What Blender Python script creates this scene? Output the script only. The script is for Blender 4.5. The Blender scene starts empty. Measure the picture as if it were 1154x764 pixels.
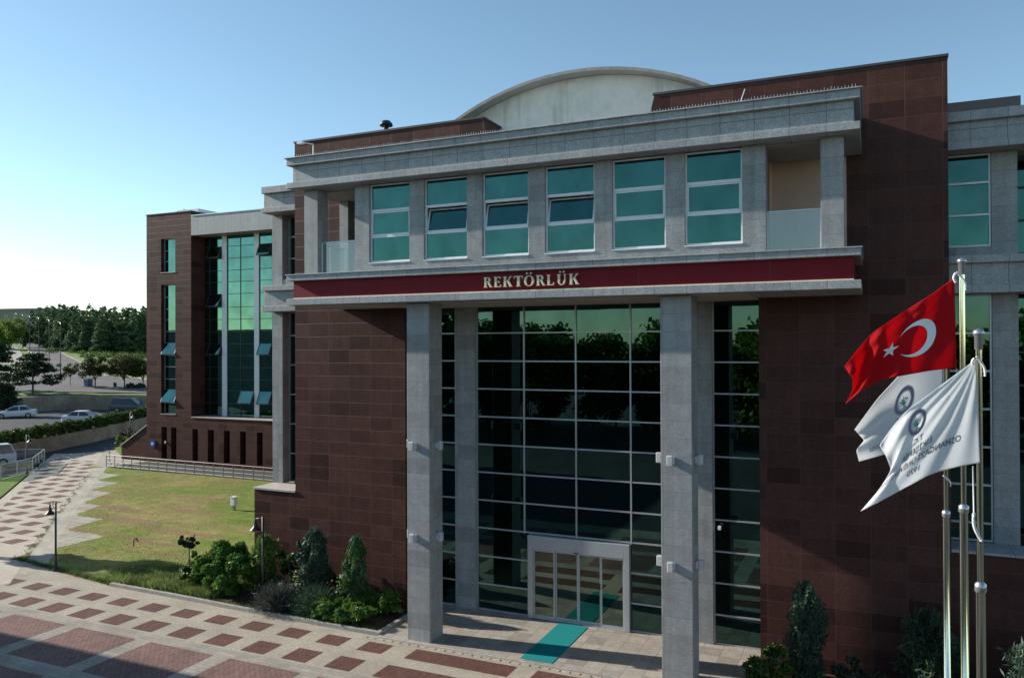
import bpy, bmesh, math, random
import numpy as np
from mathutils import Vector, Matrix, Euler
rad = math.radians
SC = bpy.context.scene
COL = SC.collection

# ------------------------------------------------------------------ camera
YAW, PITCH, ROLL = rad(24.197), rad(0.3995), rad(-0.238)
cam_d = bpy.data.cameras.new('camera'); cam = bpy.data.objects.new('camera', cam_d); COL.objects.link(cam)
cam_d.sensor_width = 36.0; cam_d.lens = 36.0*898.3/1154.0; cam_d.clip_end = 6000; cam_d.clip_start = .1
Fv = Vector((-math.sin(YAW)*math.cos(PITCH), math.cos(YAW)*math.cos(PITCH), math.sin(PITCH)))
Rv = Vector((math.cos(YAW), math.sin(YAW), 0)); Uv = Rv.cross(Fv)
R2 = Rv*math.cos(ROLL)+Uv*math.sin(ROLL); U2 = -Rv*math.sin(ROLL)+Uv*math.cos(ROLL)
mw = Matrix(((R2.x, U2.x, -Fv.x, 0), (R2.y, U2.y, -Fv.y, 0), (R2.z, U2.z, -Fv.z, 10.0), (0, 0, 0, 1)))
cam.matrix_world = mw
SC.camera = cam

# ------------------------------------------------------------------ light
SUN = Vector((-1, -.13, .45)).normalized()
EL = math.asin(SUN.z); AZ = math.atan2(SUN.x, SUN.y)
W = bpy.data.worlds.new('World'); SC.world = W; W.use_nodes = True
wn = W.node_tree
sky = wn.nodes.new('ShaderNodeTexSky'); sky.sky_type = 'NISHITA'; sky.sun_disc = False
sky.sun_elevation = EL; sky.sun_rotation = AZ % (2*math.pi)
sky.air_density = 1.0; sky.dust_density = 0.3; sky.ozone_density = 1.0; sky.altitude = 800
tn = wn.nodes.new('ShaderNodeMix'); tn.data_type = 'RGBA'; tn.blend_type = 'MULTIPLY'; tn.inputs[0].default_value = 1
tn.inputs[7].default_value = (.90, 1.0, .95, 1)                     # the camera's cool white balance
wn.links.new(sky.outputs[0], tn.inputs[6]); wn.links.new(tn.outputs[2], wn.nodes['Background'].inputs[0])
wn.nodes['Background'].inputs[1].default_value = 0.12
sl = bpy.data.lights.new('sun', 'SUN'); sl.energy = 5.0; sl.angle = rad(.5); sl.color = (1, .93, .82)
so = bpy.data.objects.new('sun', sl); COL.objects.link(so); so.rotation_euler = SUN.to_track_quat('Z', 'Y').to_euler()
so.location = (-60, -20, 60)
SC.view_settings.view_transform = 'Standard'; SC.view_settings.look = 'None'
SC.view_settings.exposure = 0.62; SC.view_settings.gamma = 1; SC.view_settings.use_curve_mapping = False
SC.render.engine = 'CYCLES'
SC.cycles.max_bounces = 6; SC.cycles.caustics_reflective = False; SC.cycles.caustics_refractive = False

# ------------------------------------------------------------------ materials
MATS = {}
class NT:
    def __init__(s, name):
        s.m = bpy.data.materials.new(name); s.m.use_nodes = True; s.t = s.m.node_tree
        s.b = s.t.nodes['Principled BSDF']; MATS[name] = s.m
    def n(s, typ, **kw):
        nd = s.t.nodes.new(typ)
        for k, v in kw.items():
            if k.startswith('i_'):
                key = k[2:]
                key = int(key) if key.isdigit() else key.replace('_', ' ')
                nd.inputs[key].default_value = v
            else: setattr(nd, k, v)
        return nd
    def l(s, a, b): s.t.links.new(a, b)
    def math(s, op, a, b=None, c=None):
        nd = s.n('ShaderNodeMath', operation=op)
        for i, v in enumerate((a, b, c)):
            if v is None: continue
            if isinstance(v, (int, float)): nd.inputs[i].default_value = v
            else: s.l(v, nd.inputs[i])
        return nd.outputs[0]
    def mix(s, f, a, b, blend='MIX'):
        nd = s.n('ShaderNodeMix', data_type='RGBA', blend_type=blend)
        for i, v in ((0, f), (6, a), (7, b)):
            if isinstance(v, (int, float)): nd.inputs[i].default_value = v
            elif isinstance(v, tuple): nd.inputs[i].default_value = (*v, 1)[:4]
            else: s.l(v, nd.inputs[i])
        return nd.outputs[2]
    def noise(s, vec, scale, detail=4, rough=.55):
        nd = s.n('ShaderNodeTexNoise', i_Scale=scale, i_Detail=detail, i_Roughness=rough)
        if vec is not None: s.l(vec, nd.inputs['Vector'])
        return nd.outputs['Fac']
    def ramp(s, f, stops):
        nd = s.n('ShaderNodeValToRGB'); cr = nd.color_ramp
        while len(cr.elements) < len(stops): cr.elements.new(.5)
        for e, (p, c) in zip(cr.elements, stops):
            e.position = p; e.color = (*c, 1) if len(c) == 3 else c
        s.l(f, nd.inputs[0]); return nd.outputs[0]
    def pos(s): return s.n('ShaderNodeNewGeometry').outputs['Position']
    def obj(s): return s.n('ShaderNodeTexCoord').outputs['Object']
    def bump(s, h, strength=.3, dist=.02):
        nd = s.n('ShaderNodeBump', i_Strength=strength, i_Distance=dist); s.l(h, nd.inputs['Height'])
        s.l(nd.outputs[0], s.b.inputs['Normal'])
    def set(s, **kw):
        for k, v in kw.items():
            k = k.replace('_', ' ')
            if isinstance(v, tuple): s.b.inputs[k].default_value = (*v, 1)[:4]
            elif isinstance(v, (int, float)): s.b.inputs[k].default_value = v
            else: s.l(v, s.b.inputs[k])
        return s.m

def wall_uv(s):
    """(horizontal run, height) in metres for walls facing x or y; plain xy for level faces"""
    g = s.n('ShaderNodeNewGeometry'); sp = s.n('ShaderNodeSeparateXYZ'); s.l(g.outputs['Position'], sp.inputs[0])
    sn = s.n('ShaderNodeSeparateXYZ'); s.l(g.outputs['True Normal'], sn.inputs[0])
    nx = s.math('GREATER_THAN', s.math('ABSOLUTE', sn.outputs[0]), .7)
    nz = s.math('GREATER_THAN', s.math('ABSOLUTE', sn.outputs[2]), .7)
    mxf = s.n('ShaderNodeMix', data_type='FLOAT'); s.l(nx, mxf.inputs[0]); s.l(sp.outputs[0], mxf.inputs[2]); s.l(sp.outputs[1], mxf.inputs[3])
    mzf = s.n('ShaderNodeMix', data_type='FLOAT'); s.l(nz, mzf.inputs[0]); s.l(sp.outputs[2], mzf.inputs[2]); s.l(sp.outputs[1], mzf.inputs[3])
    cb = s.n('ShaderNodeCombineXYZ'); s.l(mxf.outputs[0], cb.inputs[0]); s.l(mzf.outputs[0], cb.inputs[1])
    return cb.outputs[0], g.outputs['Position']

def stone(name, base, var, joint, bw, bh, ox=0., oz=0., rough=.45, speck=.35, panels=True, speckscale=38, spec=.5, jw=.012):
    s = NT(name); uv, p = wall_uv(s)
    mp = s.n('ShaderNodeMapping'); mp.inputs['Location'].default_value = (ox, oz, 0); s.l(uv, mp.inputs['Vector'])
    br = s.n('ShaderNodeTexBrick', offset=0., squash=1.)
    br.inputs['Scale'].default_value = 1; br.inputs['Brick Width'].default_value = bw; br.inputs['Row Height'].default_value = bh
    br.inputs['Mortar Size'].default_value = jw; br.inputs['Mortar Smooth'].default_value = .3
    br.inputs['Color1'].default_value = (0, 0, 0, 1); br.inputs['Color2'].default_value = (1, 1, 1, 1); br.inputs['Mortar'].default_value = (.5, .5, .5, 1)
    s.l(mp.outputs[0], br.inputs['Vector'])
    dark = tuple(c*(1-var) for c in base); lite = tuple(c*(1+var) for c in base)
    bwv = s.n('ShaderNodeRGBToBW'); s.l(br.outputs['Color'], bwv.inputs[0])
    col = s.ramp(bwv.outputs[0], [(0, tuple(c*(1-2.2*var) for c in base)), (.10, tuple(c*(1-2.2*var) for c in base)), (.14, dark), (.55, base), (1, lite)])
    big = s.noise(p, .35, 3); n2 = s.noise(p, speckscale, 2, .7); n3 = s.noise(p, 3.1, 5, .65)
    col = s.mix(s.math('MULTIPLY', big, .35), col, tuple(c*.7 for c in base))
    sp = s.ramp(n2, [(.35, (1-speck,)*3), (.5, (1, 1, 1)), (.68, (1+speck*1.2,)*3)])
    col = s.mix(1., col, sp, 'MULTIPLY')
    col = s.mix(1., col, s.ramp(n3, [(.3, (.86,)*3), (.7, (1.1,)*3)]), 'MULTIPLY')
    # faint vertical run-off streaks
    sm = s.n('ShaderNodeMapping'); sm.inputs['Scale'].default_value = (4.5, 4.5, .25); s.l(p, sm.inputs['Vector'])
    col = s.mix(1., col, s.ramp(s.noise(sm.outputs[0], 1., 4, .6), [(.3, (.88,)*3), (.65, (1.06,)*3)]), 'MULTIPLY')
    col = s.mix(br.outputs['Fac'], col, joint)
    hh = s.math('SUBTRACT', s.math('MULTIPLY', n2, .15), br.outputs['Fac'])
    s.bump(hh, .45, .006)
    return s.set(Base_Color=col, Roughness=s.math('ADD', s.math('MULTIPLY', n3, .25), rough-.12), Specular_IOR_Level=spec)

stone('brown_granite', (.082, .037, .031), .20, (.105, .056, .048), .98, .52, .02, .05, .5, .35, spec=.12, jw=.008)
stone('grey_granite', (.325, .335, .340), .09, (.205, .21, .21), .88, .52, .29, .05, .55, .27, spec=.3, speckscale=46, jw=.008)
stone('grey_cornice', (.34, .355, .365), .07, (.13, .14, .15), .93, 2.6, .1, -.6, .5, .32)
stone('pale_ledge', (.50, .45, .41), .06, (.3, .28, .26), 1.2, 8, 0, 2, .6, .15)
stone('platform_slab', (.36, .32, .275), .12, (.2, .18, .155), .62, .62, .1, .1, .7, .2, speckscale=20)

def plain(name, col, rough=.5, metal=0., var=.08, scale=6, spec=.5, bump=0.):
    s = NT(name); p = s.obj(); n = s.noise(p, scale, 4)
    c = s.ramp(n, [(.3, tuple(x*(1-var) for x in col)), (.7, tuple(min(1, x*(1+var)) for x in col))])
    if bump: s.bump(n, bump, .02)
    return s.set(Base_Color=c, Roughness=rough, Metallic=metal, Specular_IOR_Level=spec)
plain('red_band', (.17, .008, .016), .6, 0, .06, 2, .2)
plain('gold_letter', (.78, .70, .50), .35, 0, .03)
plain('alu_frame', (.50, .53, .56), .38, .55, .05)
plain('white_frame', (.72, .75, .78), .4, 0, .03)
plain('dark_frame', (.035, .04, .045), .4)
plain('soffit', (.42, .39, .34), .8, 0, .06, 3)
plain('beige_plaster', (.68, .46, .36), .85, 0, .06, 2)
s = NT('render_white'); p = s.pos(); mp = s.n('ShaderNodeMapping'); mp.inputs['Scale'].default_value = (1.1, 1, .12); s.l(p, mp.inputs[0])
c = s.ramp(s.noise(mp.outputs[0], 1.2, 5, .65), [(.30, (.62, .58, .50)), (.46, (.86, .83, .76)), (.7, (.90, .87, .81))]); c = s.mix(1., c, s.ramp(s.noise(p, 2.2, 5, .6), [(.3, (.86,)*3), (.6, (1.03,)*3)]), 'MULTIPLY')
s.bump(s.noise(p, 6, 4), .3, .02); s.set(Base_Color=c, Roughness=.92, Specular_IOR_Level=.2)
plain('roof_metal', (.05, .052, .06), .5)
plain('black_metal', (.012, .012, .014), .42)
plain('lamp_white', (.75, .75, .72), .35)
plain('box_lamp', (.60, .62, .64), .35, .3)
plain('rope', (.72, .72, .70), .9)
plain('white_cloth', (.82, .83, .86), .85, 0, .02)
plain('mat_teal', (.008, .22, .22), .95, 0, .12, 60, .2, .4)
plain('dark_blue', (.01, .035, .16), .4)
plain('trunk', (.10, .075, .055), .9, 0, .3, 14, .3, .6)
plain('pole_grey', (.28, .29, .30), .45, .5)
plain('roofing', (.16, .16, .155), .9, 0, .15, .5)
plain('tyre', (.014, .014, .015), .8)
plain('rim', (.45, .46, .48), .3, .8)
plain('car_glass', (.012, .016, .02), .06, 0, .02, 3, .8)
plain('car_white', (.74, .75, .76), .25, 0, .01, 3, .6)
plain('car_dark', (.075, .09, .11), .22, 0, .02, 3, .7)
plain('tail_red', (.30, .01, .01), .3)
plain('fence_white', (.66, .68, .70), .45, .1)
plain('fence_glass', (.30, .36, .38), .15, 0, .1)
plain('rail_steel', (.24, .23, .20), .55, .3)
plain('sign_blue', (.015, .07, .34), .4)
plain('kerb_stone', (.30, .29, .27), .85, 0, .18, 5)
plain('soil', (.075, .052, .036), .95, 0, .35, 6, .2, .8)
plain('emblem_purple', (.22, .19, .30), .8)
plain('emblem_teal', (.03, .28, .25), .8)
plain('vault_soffit', (.55, .56, .56), .9, 0, .1, 1.2)  # greyer than the gable, carrying the shadow band under the vault edge
plain('ink', (.21, .21, .25), .85)
plain('cloth_mark', (.83, .83, .85), .85, 0, .02)
plain('far_wall', (.22, .215, .205), .9, 0, .1, .3)

# translucent cloth
def cloth(name, col):
    s = NT(name); s.set(Base_Color=col, Roughness=.8, Specular_IOR_Level=.2)
    tr = s.n('ShaderNodeBsdfTranslucent'); tr.inputs[0].default_value = (*col, 1)
    mx = s.n('ShaderNodeMixShader'); mx.inputs[0].default_value = .60
    s.l(s.b.outputs[0], mx.inputs[1]); s.l(tr.outputs[0], mx.inputs[2])
    w = s.noise(s.obj(), 260, 1); bp = s.n('ShaderNodeBump', i_Strength=.08, i_Distance=.002); s.l(w, bp.inputs['Height']); s.l(bp.outputs[0], s.b.inputs['Normal'])
    s.l(mx.outputs[0], s.t.nodes['Material Output'].inputs[0])
cloth('flag_red', (.66, .015, .025)); cloth('flag_white', (.88, .89, .90))

def coated_glass(name, tint, body, strength_face=.9, rough=.0, wav=.0):
    s = NT(name)
    gl = s.n('ShaderNodeBsdfGlossy'); gl.inputs['Color'].default_value = (*tint, 1); gl.inputs['Roughness'].default_value = rough
    if name != 'chrome':
        nv = s.noise(s.pos(), .9, 3, .6); s.l(s.ramp(nv, [(.3, tuple(c*.82 for c in tint)), (.7, tuple(c*1.16 for c in tint))]), gl.inputs['Color'])
    df = s.n('ShaderNodeBsdfDiffuse'); df.inputs[0].default_value = (*body, 1)
    lw = s.n('ShaderNodeLayerWeight'); lw.inputs[0].default_value = .25
    f = s.math('ADD', s.math('MULTIPLY', lw.outputs['Fresnel'], .25), strength_face); f = s.math('MINIMUM', f, 1.)
    mx = s.n('ShaderNodeMixShader'); s.l(f, mx.inputs[0]); s.l(df.outputs[0], mx.inputs[1]); s.l(gl.outputs[0], mx.inputs[2])
    n = s.noise(s.pos(), .55, 2, .4); bp = s.n('ShaderNodeBump', i_Strength=.05+wav, i_Distance=.03); s.l(n, bp.inputs['Height']); s.l(bp.outputs[0], gl.inputs['Normal'])
    s.l(mx.outputs[0], s.t.nodes['Material Output'].inputs[0])
coated_glass('teal_glass', (.050, .135, .122), (.003, .010, .009))
coated_glass('wing_glass', (.115, .255, .22), (.005, .013, .011))  # tint lifted above the other panes to carry a brighter mirrored sky
coated_glass('hall_glass', (.058, .112, .105), (.002, .004, .0035), wav=.10)
coated_glass('door_glass', (.15, .20, .17), (.004, .006, .005))
coated_glass('chrome', (.78, .75, .62), (.2, .2, .2), .95, .12)
def clear_glass(name):
    s = NT(name); tr = s.n('ShaderNodeBsdfTransparent'); tr.inputs[0].default_value = (.86, .92, .92, 1)
    gl = s.n('ShaderNodeBsdfGlossy'); gl.inputs['Roughness'].default_value = .02
    df = s.n('ShaderNodeBsdfDiffuse'); df.inputs[0].default_value = (.45, .5, .52, 1)
    mx0 = s.n('ShaderNodeMixShader', i_0=.14); s.l(tr.outputs[0], mx0.inputs[1]); s.l(df.outputs[0], mx0.inputs[2])
    mx = s.n('ShaderNodeMixShader', i_0=.12); s.l(mx0.outputs[0], mx.inputs[1]); s.l(gl.outputs[0], mx.inputs[2])
    s.l(mx.outputs[0], s.t.nodes['Material Output'].inputs[0])
clear_glass('clear_glass')

def leaf(name, c1, c2, trans=.25, rough=.55, rnd=1.0):
    s = NT(name); n = s.n('ShaderNodeNewGeometry').outputs['Random Per Island']
    n2 = s.noise(s.obj(), 1.3, 2)
    c = s.mix(n, c1, c2); c = s.mix(1., c, s.ramp(n2, [(.35, (.72,)*3), (.65, (1.2,)*3)]), 'MULTIPLY')
    s.set(Base_Color=c, Roughness=rough, Specular_IOR_Level=.25)
    tr = s.n('ShaderNodeBsdfTranslucent'); s.l(c, tr.inputs[0]); mx = s.n('ShaderNodeMixShader', i_0=trans)
    s.l(s.b.outputs[0], mx.inputs[1]); s.l(tr.outputs[0], mx.inputs[2]); s.l(mx.outputs[0], s.t.nodes['Material Output'].inputs[0])
leaf('leaf_pine', (.068, .125, .062), (.110, .185, .080), .25)  # brightened to stand in for haze over the distant trees
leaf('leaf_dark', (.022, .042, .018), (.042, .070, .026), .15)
leaf('leaf_laurel', (.055, .12, .018), (.13, .23, .035), .35, .45)
leaf('leaf_olive', (.055, .065, .02), (.11, .11, .035), .25)
leaf('leaf_juniper', (.045, .095, .06), (.095, .16, .09), .2)
leaf('leaf_fresh', (.055, .14, .03), (.12, .25, .05), .3)
leaf('leaf_blue', (.035, .065, .048), (.07, .115, .085), .2)
leaf('leaf_lavender', (.06, .075, .055), (.12, .13, .11), .2)
leaf('leaf_violet', (.07, .06, .10), (.15, .13, .19), .2)
leaf('leaf_yellow', (.11, .17, .02), (.20, .28, .04), .3)
leaf('leaf_red', (.10, .02, .02), (.06, .03, .02), .2)
leaf('leaf_weed', (.17, .22, .06), (.30, .33, .13), .35)
leaf('blade', (.07, .11, .02), (.16, .17, .05), .3)
leaf('hedge_leaf', (.045, .09, .018), (.10, .165, .03), .2)
leaf('petal', (.6, .6, .45), (.75, .72, .6), .3)

# grounds
def lawn(name, seed, dry):
    s = NT(name); p = s.pos()
    mp = s.n('ShaderNodeMapping'); mp.inputs['Location'].default_value = (seed, seed*.7, 0); s.l(p, mp.inputs[0]); q = mp.outputs[0]
    a = s.noise(q, .16, 4, .6); b = s.noise(q, 1.1, 5, .65); c = s.noise(q, 14, 4, .7)
    mp2 = s.n('ShaderNodeMapping'); mp2.inputs['Rotation'].default_value = (0, 0, rad(-32)); mp2.inputs['Scale'].default_value = (.12, .9, 1); s.l(q, mp2.inputs[0])
    d = s.noise(mp2.outputs[0], 1., 3, .6)
    green = s.ramp(b, [(.3, (.085, .15, .018)), (.55, (.13, .185, .030)), (.75, (.20, .21, .055))])
    straw = s.ramp(b, [(.3, (.17, .15, .055)), (.6, (.26, .225, .085)), (.75, (.30, .235, .12))])
    col = s.mix(s.ramp(a, [(.40+dry*.1, (0,)*3), (.60+dry*.1, (1,)*3)]), straw, green)
    e = s.noise(q, 2.6, 4, .7)
    col = s.mix(s.ramp(d, [(.52, (0,)*3), (.62, (.85,)*3)]), col, (.21, .135, .075))
    col = s.mix(s.ramp(e, [(.60, (0,)*3), (.72, (.55,)*3)]), col, (.25, .19, .10))
    col = s.mix(1., col, s.ramp(c, [(.3, (.85,)*3), (.7, (1.75,)*3)]), 'MULTIPLY')
    s.bump(c, .9, .05); return s.set(Base_Color=col, Roughness=.95, Specular_IOR_Level=.15)
lawn('lawn', 0, 0); 
def simple_ground(name, stops, sc1, sc2, bump=.4, rough=.92, fine=.3):
    s = NT(name); p = s.pos(); a = s.noise(p, sc1, 5, .6); b = s.noise(p, sc2, 3, .7)
    col = s.mix(1., s.ramp(a, stops), s.ramp(b, [(.3, (1-fine,)*3), (.7, (1+fine,)*3)]), 'MULTIPLY')
    s.bump(b, bump, .01); return s.set(Base_Color=col, Roughness=rough, Specular_IOR_Level=.3)
simple_ground('asphalt', [(.3, (.040, .042, .047)), (.7, (.065, .066, .07))], .25, 40)
simple_ground('asphalt_pale', [(.3, (.12, .108, .108)), (.7, (.165, .15, .148))], .12, 20)
simple_ground('concrete', [(.3, (.30, .275, .235)), (.7, (.40, .37, .32))], .5, 14, .3)
simple_ground('retaining', [(.3, (.24, .18, .125)), (.7, (.40, .32, .235))], .6, 5, .5)
simple_ground('hill_grass', [(.3, (.10, .16, .035)), (.5, (.15, .23, .055)), (.7, (.21, .25, .085))], .07, 1.4, .8, .95, .4)
simple_ground('fresh_grass', [(.3, (.075, .15, .015)), (.7, (.13, .22, .03))], .4, 16, .8, .95, .35)
simple_ground('scrub_ground', [(.3, (.055, .07, .03)), (.7, (.10, .10, .055))], .05, .8, .5)

def paving(name, base, joint, bw, bh, rot=0., var=.1, stain=.25, off=.5, mort=.008, bumps=.4):
    s = NT(name); p = s.pos()
    mp = s.n('ShaderNodeMapping'); mp.inputs['Rotation'].default_value = (0, 0, rot); s.l(p, mp.inputs[0])
    br = s.n('ShaderNodeTexBrick', offset=off); br.inputs['Scale'].default_value = 1
    br.inputs['Brick Width'].default_value = bw; br.inputs['Row Height'].default_value = bh; br.inputs['Mortar Size'].default_value = mort
    br.inputs['Color1'].default_value = (*(c*(1-var) for c in base), 1); br.inputs['Color2'].default_value = (*(c*(1+var) for c in base), 1)
    br.inputs['Mortar'].default_value = (*joint, 1); s.l(mp.outputs[0], br.inputs['Vector'])
    a = s.noise(p, .6, 5, .6); b = s.noise(p, 9, 4, .7)
    col = s.mix(1., br.outputs['Color'], s.ramp(a, [(.3, (1-stain,)*3), (.65, (1+stain*.35,)*3)]), 'MULTIPLY')
    col = s.mix(1., col, s.ramp(b, [(.3, (.85,)*3), (.7, (1.13,)*3)]), 'MULTIPLY')
    s.bump(s.math('SUBTRACT', s.math('MULTIPLY', b, .3), br.outputs['Fac']), bumps, .006)
    return s.set(Base_Color=col, Roughness=.82, Specular_IOR_Level=.3)
paving('plaza_pale', (.40, .355, .285), (.27, .24, .19), .20, .10, 0, .07, .2, mort=.006)
paving('plaza_red', (.155, .064, .050), (.06, .03, .026), .21, .075, rad(90), .28, .2, mort=.012)
paving('plaza_brown', (.225, .125, .108), (.09, .055, .05), .21, .105, rad(90), .2, .22, mort=.013)
paving('plaza_grey', (.33, .30, .255), (.21, .19, .16), .42, .21, 0, .09, .28, mort=.008)
paving('edge_brick', (.42, .37, .30), (.24, .2, .16), .20, .20, 0, .07, .2)
paving('path_pale', (.50, .44, .36), (.35, .30, .24), .20, .20, 0, .07, .15)
paving('path_red', (.165, .085, .068), (.10, .06, .05), .20, .20, 0, .14, .15)
paving('slabs', (.41, .375, .305), (.20, .18, .13), .60, .60, 0, .10, .3, off=0., mort=.02)
paving('path_band', (.43, .395, .325), (.30, .27, .22), .9, .45, rad(43.4), .08, .25)

# ------------------------------------------------------------------ helpers
class MB:
    def __init__(s): s.v = []; s.f = []; s.m = []; s.mats = []; s.arr = []
    def _mi(s, mat):
        if mat not in s.mats: s.mats.append(mat)
        return s.mats.index(mat)
    def poly(s, pts, mat='grey_granite'):
        b = len(s.v); s.v += [tuple(p) for p in pts]; s.f.append(tuple(range(b, b+len(pts)))); s.m.append(s._mi(mat)); return s
    def hexa(s, p, mat):
        b = len(s.v); s.v += [tuple(q) for q in p]; mi = s._mi(mat)
        for f in ((0, 3, 2, 1), (4, 5, 6, 7), (0, 1, 5, 4), (1, 2, 6, 5), (2, 3, 7, 6), (3, 0, 4, 7)):
            s.f.append(tuple(b+i for i in f)); s.m.append(mi)
        return s
    def box(s, x0, x1, y0, y1, z0, z1, mat):
        return s.hexa([(x0, y0, z0), (x1, y0, z0), (x1, y1, z0), (x0, y1, z0), (x0, y0, z1), (x1, y0, z1), (x1, y1, z1), (x0, y1, z1)], mat)
    def prism(s, pts, h0, h1, mat, axis='z'):
        """pts: 2-D outline, counter-clockwise seen from +axis"""
        def P(a, b, h): return {'z': (a, b, h), 'y': (a, h, b), 'x': (h, a, b)}[axis]
        n = len(pts); b = len(s.v); mi = s._mi(mat)
        s.v += [P(a, c, h0) for a, c in pts]+[P(a, c, h1) for a, c in pts]
        s.f.append(tuple(b+i for i in reversed(range(n)))); s.m.append(mi)
        s.f.append(tuple(b+n+i for i in range(n))); s.m.append(mi)
        for i in range(n):
            j = (i+1) % n; s.f.append((b+i, b+j, b+n+j, b+n+i)); s.m.append(mi)
        return s
    def tube(s, pts, r, mat, n=8, caps=True):
        pts = [Vector(p) for p in pts]; rs = r if isinstance(r, (list, tuple)) else [r]*len(pts); mi = s._mi(mat); b = len(s.v)
        for i, p in enumerate(pts):
            t = (pts[min(i+1, len(pts)-1)]-pts[max(i-1, 0)]).normalized()
            a = t.cross(Vector((0, 0, 1))); a = a.normalized() if a.length > .05 else Vector((1, 0, 0)); c = t.cross(a).normalized()
            for k in range(n):
                q = p+(a*math.cos(2*math.pi*k/n)+c*math.sin(2*math.pi*k/n))*rs[i]; s.v.append(tuple(q))
        for i in range(len(pts)-1):
            for k in range(n):
                k2 = (k+1) % n; s.f.append((b+i*n+k, b+i*n+k2, b+(i+1)*n+k2, b+(i+1)*n+k)); s.m.append(mi)
        if caps:
            s.f.append(tuple(b+k for k in range(n))); s.m.append(mi)
            e = b+(len(pts)-1)*n; s.f.append(tuple(e+k for k in reversed(range(n)))); s.m.append(mi)
        return s
    def lathe(s, c, prof, mat, n=16):
        b = len(s.v); mi = s._mi(mat)
        for r, z in prof:
            for k in range(n): s.v.append((c[0]+r*math.cos(2*math.pi*k/n), c[1]+r*math.sin(2*math.pi*k/n), c[2]+z))
        for i in range(len(prof)-1):
            for k in range(n):
                k2 = (k+1) % n; s.f.append((b+i*n+k, b+i*n+k2, b+(i+1)*n+k2, b+(i+1)*n+k)); s.m.append(mi)
        return s
    def quads(s, V, mat):
        """V: (n,4,3) array"""
        s.arr.append((np.asarray(V, dtype=np.float64), s._mi(mat))); return s
    def build(s, name, parent=None, smooth=False, world=True, bevel=0.):
        for V, mi in s.arr:
            b = len(s.v); n = len(V); s.v += [tuple(x) for x in V.reshape(-1, 3).tolist()]
            k = V.shape[1]
            s.f += [tuple(range(b+k*i, b+k*i+k)) for i in range(n)]; s.m += [mi]*n
        s.arr = []
        o0 = Vector(parent['_o']) if (parent is not None and world and '_o' in parent) else Vector((0, 0, 0))
        me = bpy.data.meshes.new(name)
        me.from_pydata([(x-o0.x, y-o0.y, z-o0.z) for x, y, z in s.v], [], s.f)
        for m in s.mats: me.materials.append(MATS[m])
        me.polygons.foreach_set('material_index', s.m)
        if smooth: me.polygons.foreach_set('use_smooth', [True]*len(s.f))
        me.update()
        o = bpy.data.objects.new(name, me); COL.objects.link(o)
        if parent is not None: o.parent = parent
        if parent is not None and '_o' in parent and world: o['_o'] = tuple(o0)
        if bevel:
            md = o.modifiers.new('bevel', 'BEVEL'); md.width = bevel; md.segments = 2; md.limit_method = 'ANGLE'
        return o

def tag(o, label=None, cat=None, group=None, kind=None):
    if label: o['label'] = label
    if cat: o['category'] = cat
    if group: o['group'] = group
    if kind: o['kind'] = kind
    return o
def thing(name, loc, label, cat, group=None, rz=0.):
    o = bpy.data.objects.new(name, None); COL.objects.link(o); o.location = loc; o.rotation_euler = (0, 0, rz)
    o.empty_display_size = .3; o['_o'] = tuple(loc); return tag(o, label, cat, group)
def local(o):
    if '_o' in o: del o['_o']
    return o
def struct(name, mb, smooth=False):
    return tag(mb.build(name, smooth=smooth), kind='structure')
def copy_tree(o, parent=None):
    c = o.copy(); COL.objects.link(c)
    if parent is not None: c.parent = parent
    for ch in list(o.children): copy_tree(ch, c)
    return c
def recenter(mb, name, label, cat, group=None, smooth=False, kind=None, base=None):
    """single-mesh thing whose origin stands at its base"""
    o = mb.build(name, smooth=smooth); me = o.data
    if base is None:
        n = len(me.vertices); a = np.empty(n*3); me.vertices.foreach_get('co', a); a = a.reshape(-1, 3)
        base = ((a[:, 0].min()+a[:, 0].max())/2, (a[:, 1].min()+a[:, 1].max())/2, a[:, 2].min())
    me.transform(Matrix.Translation(-Vector(base))); o.location = base
    return tag(o, label, cat, group, kind)

# ------------------------------------------------------------------ the ground
mb = MB(); mb.poly([(-3000, -3000, -.06), (3000, -3000, -.06), (3000, 3000, -.06), (-3000, 3000, -.06)], 'scrub_ground'); struct('ground', mb)
# plaza with its inlaid fields
mb = MB()
PX0, PX1, PY0, PY1 = -60., 22., 12., 23.25
mb.poly([(PX0, PY0, 0), (PX1, PY0, 0), (PX1, PY1, 0), (-15.4, PY1, 0), (-15.4, 24.4, 0), (PX0, 24.4, 0)], 'plaza_pale')
z = .004
for k in range(-12, 4):
    x = -20.53+1.675*k
    if x+.96 > -14.2: continue
    mb.poly([(x, 21.86, z), (x+.96, 21.86, z), (x+.96, 22.65, z), (x, 22.65, z)], 'plaza_red')
    mb.poly([(x-.12, 20.30, z), (x+.84, 20.30, z), (x+.84, 21.24, z), (x-.12, 21.24, z)], 'plaza_red')
for x0, x1 in ((-13.68, -10.06), (-9.38, -5.8), (-5.1, -1.5), (-.8, 2.8), (3.5, 7.1), (7.8, 11.4)):
    mb.poly([(x0, 21.87, z), (x1, 21.87, z), (x1, 22.70, z), (x0, 22.70, z)], 'plaza_red')
    mb.poly([(x0-.15, 20.30, z), (x1-.1, 20.30, z), (x1-.1, 21.24, z), (x0-.15, 21.24, z)], 'plaza_red')
mb.poly([(PX0, PY0, .002), (PX1, PY0, .002), (PX1, 20.16, .002), (PX0, 20.16, .002)], 'plaza_grey')
for j in range(2):
    y1 = 19.63-3.34*j; y0 = y1-2.64
    for k in range(-9, 13):
        x = -25.78+3.5*k; mb.poly([(x, y0, .006), (x+2.83, y0, .006), (x+2.83, y1, .006), (x, y1, .006)], 'plaza_brown')
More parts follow.
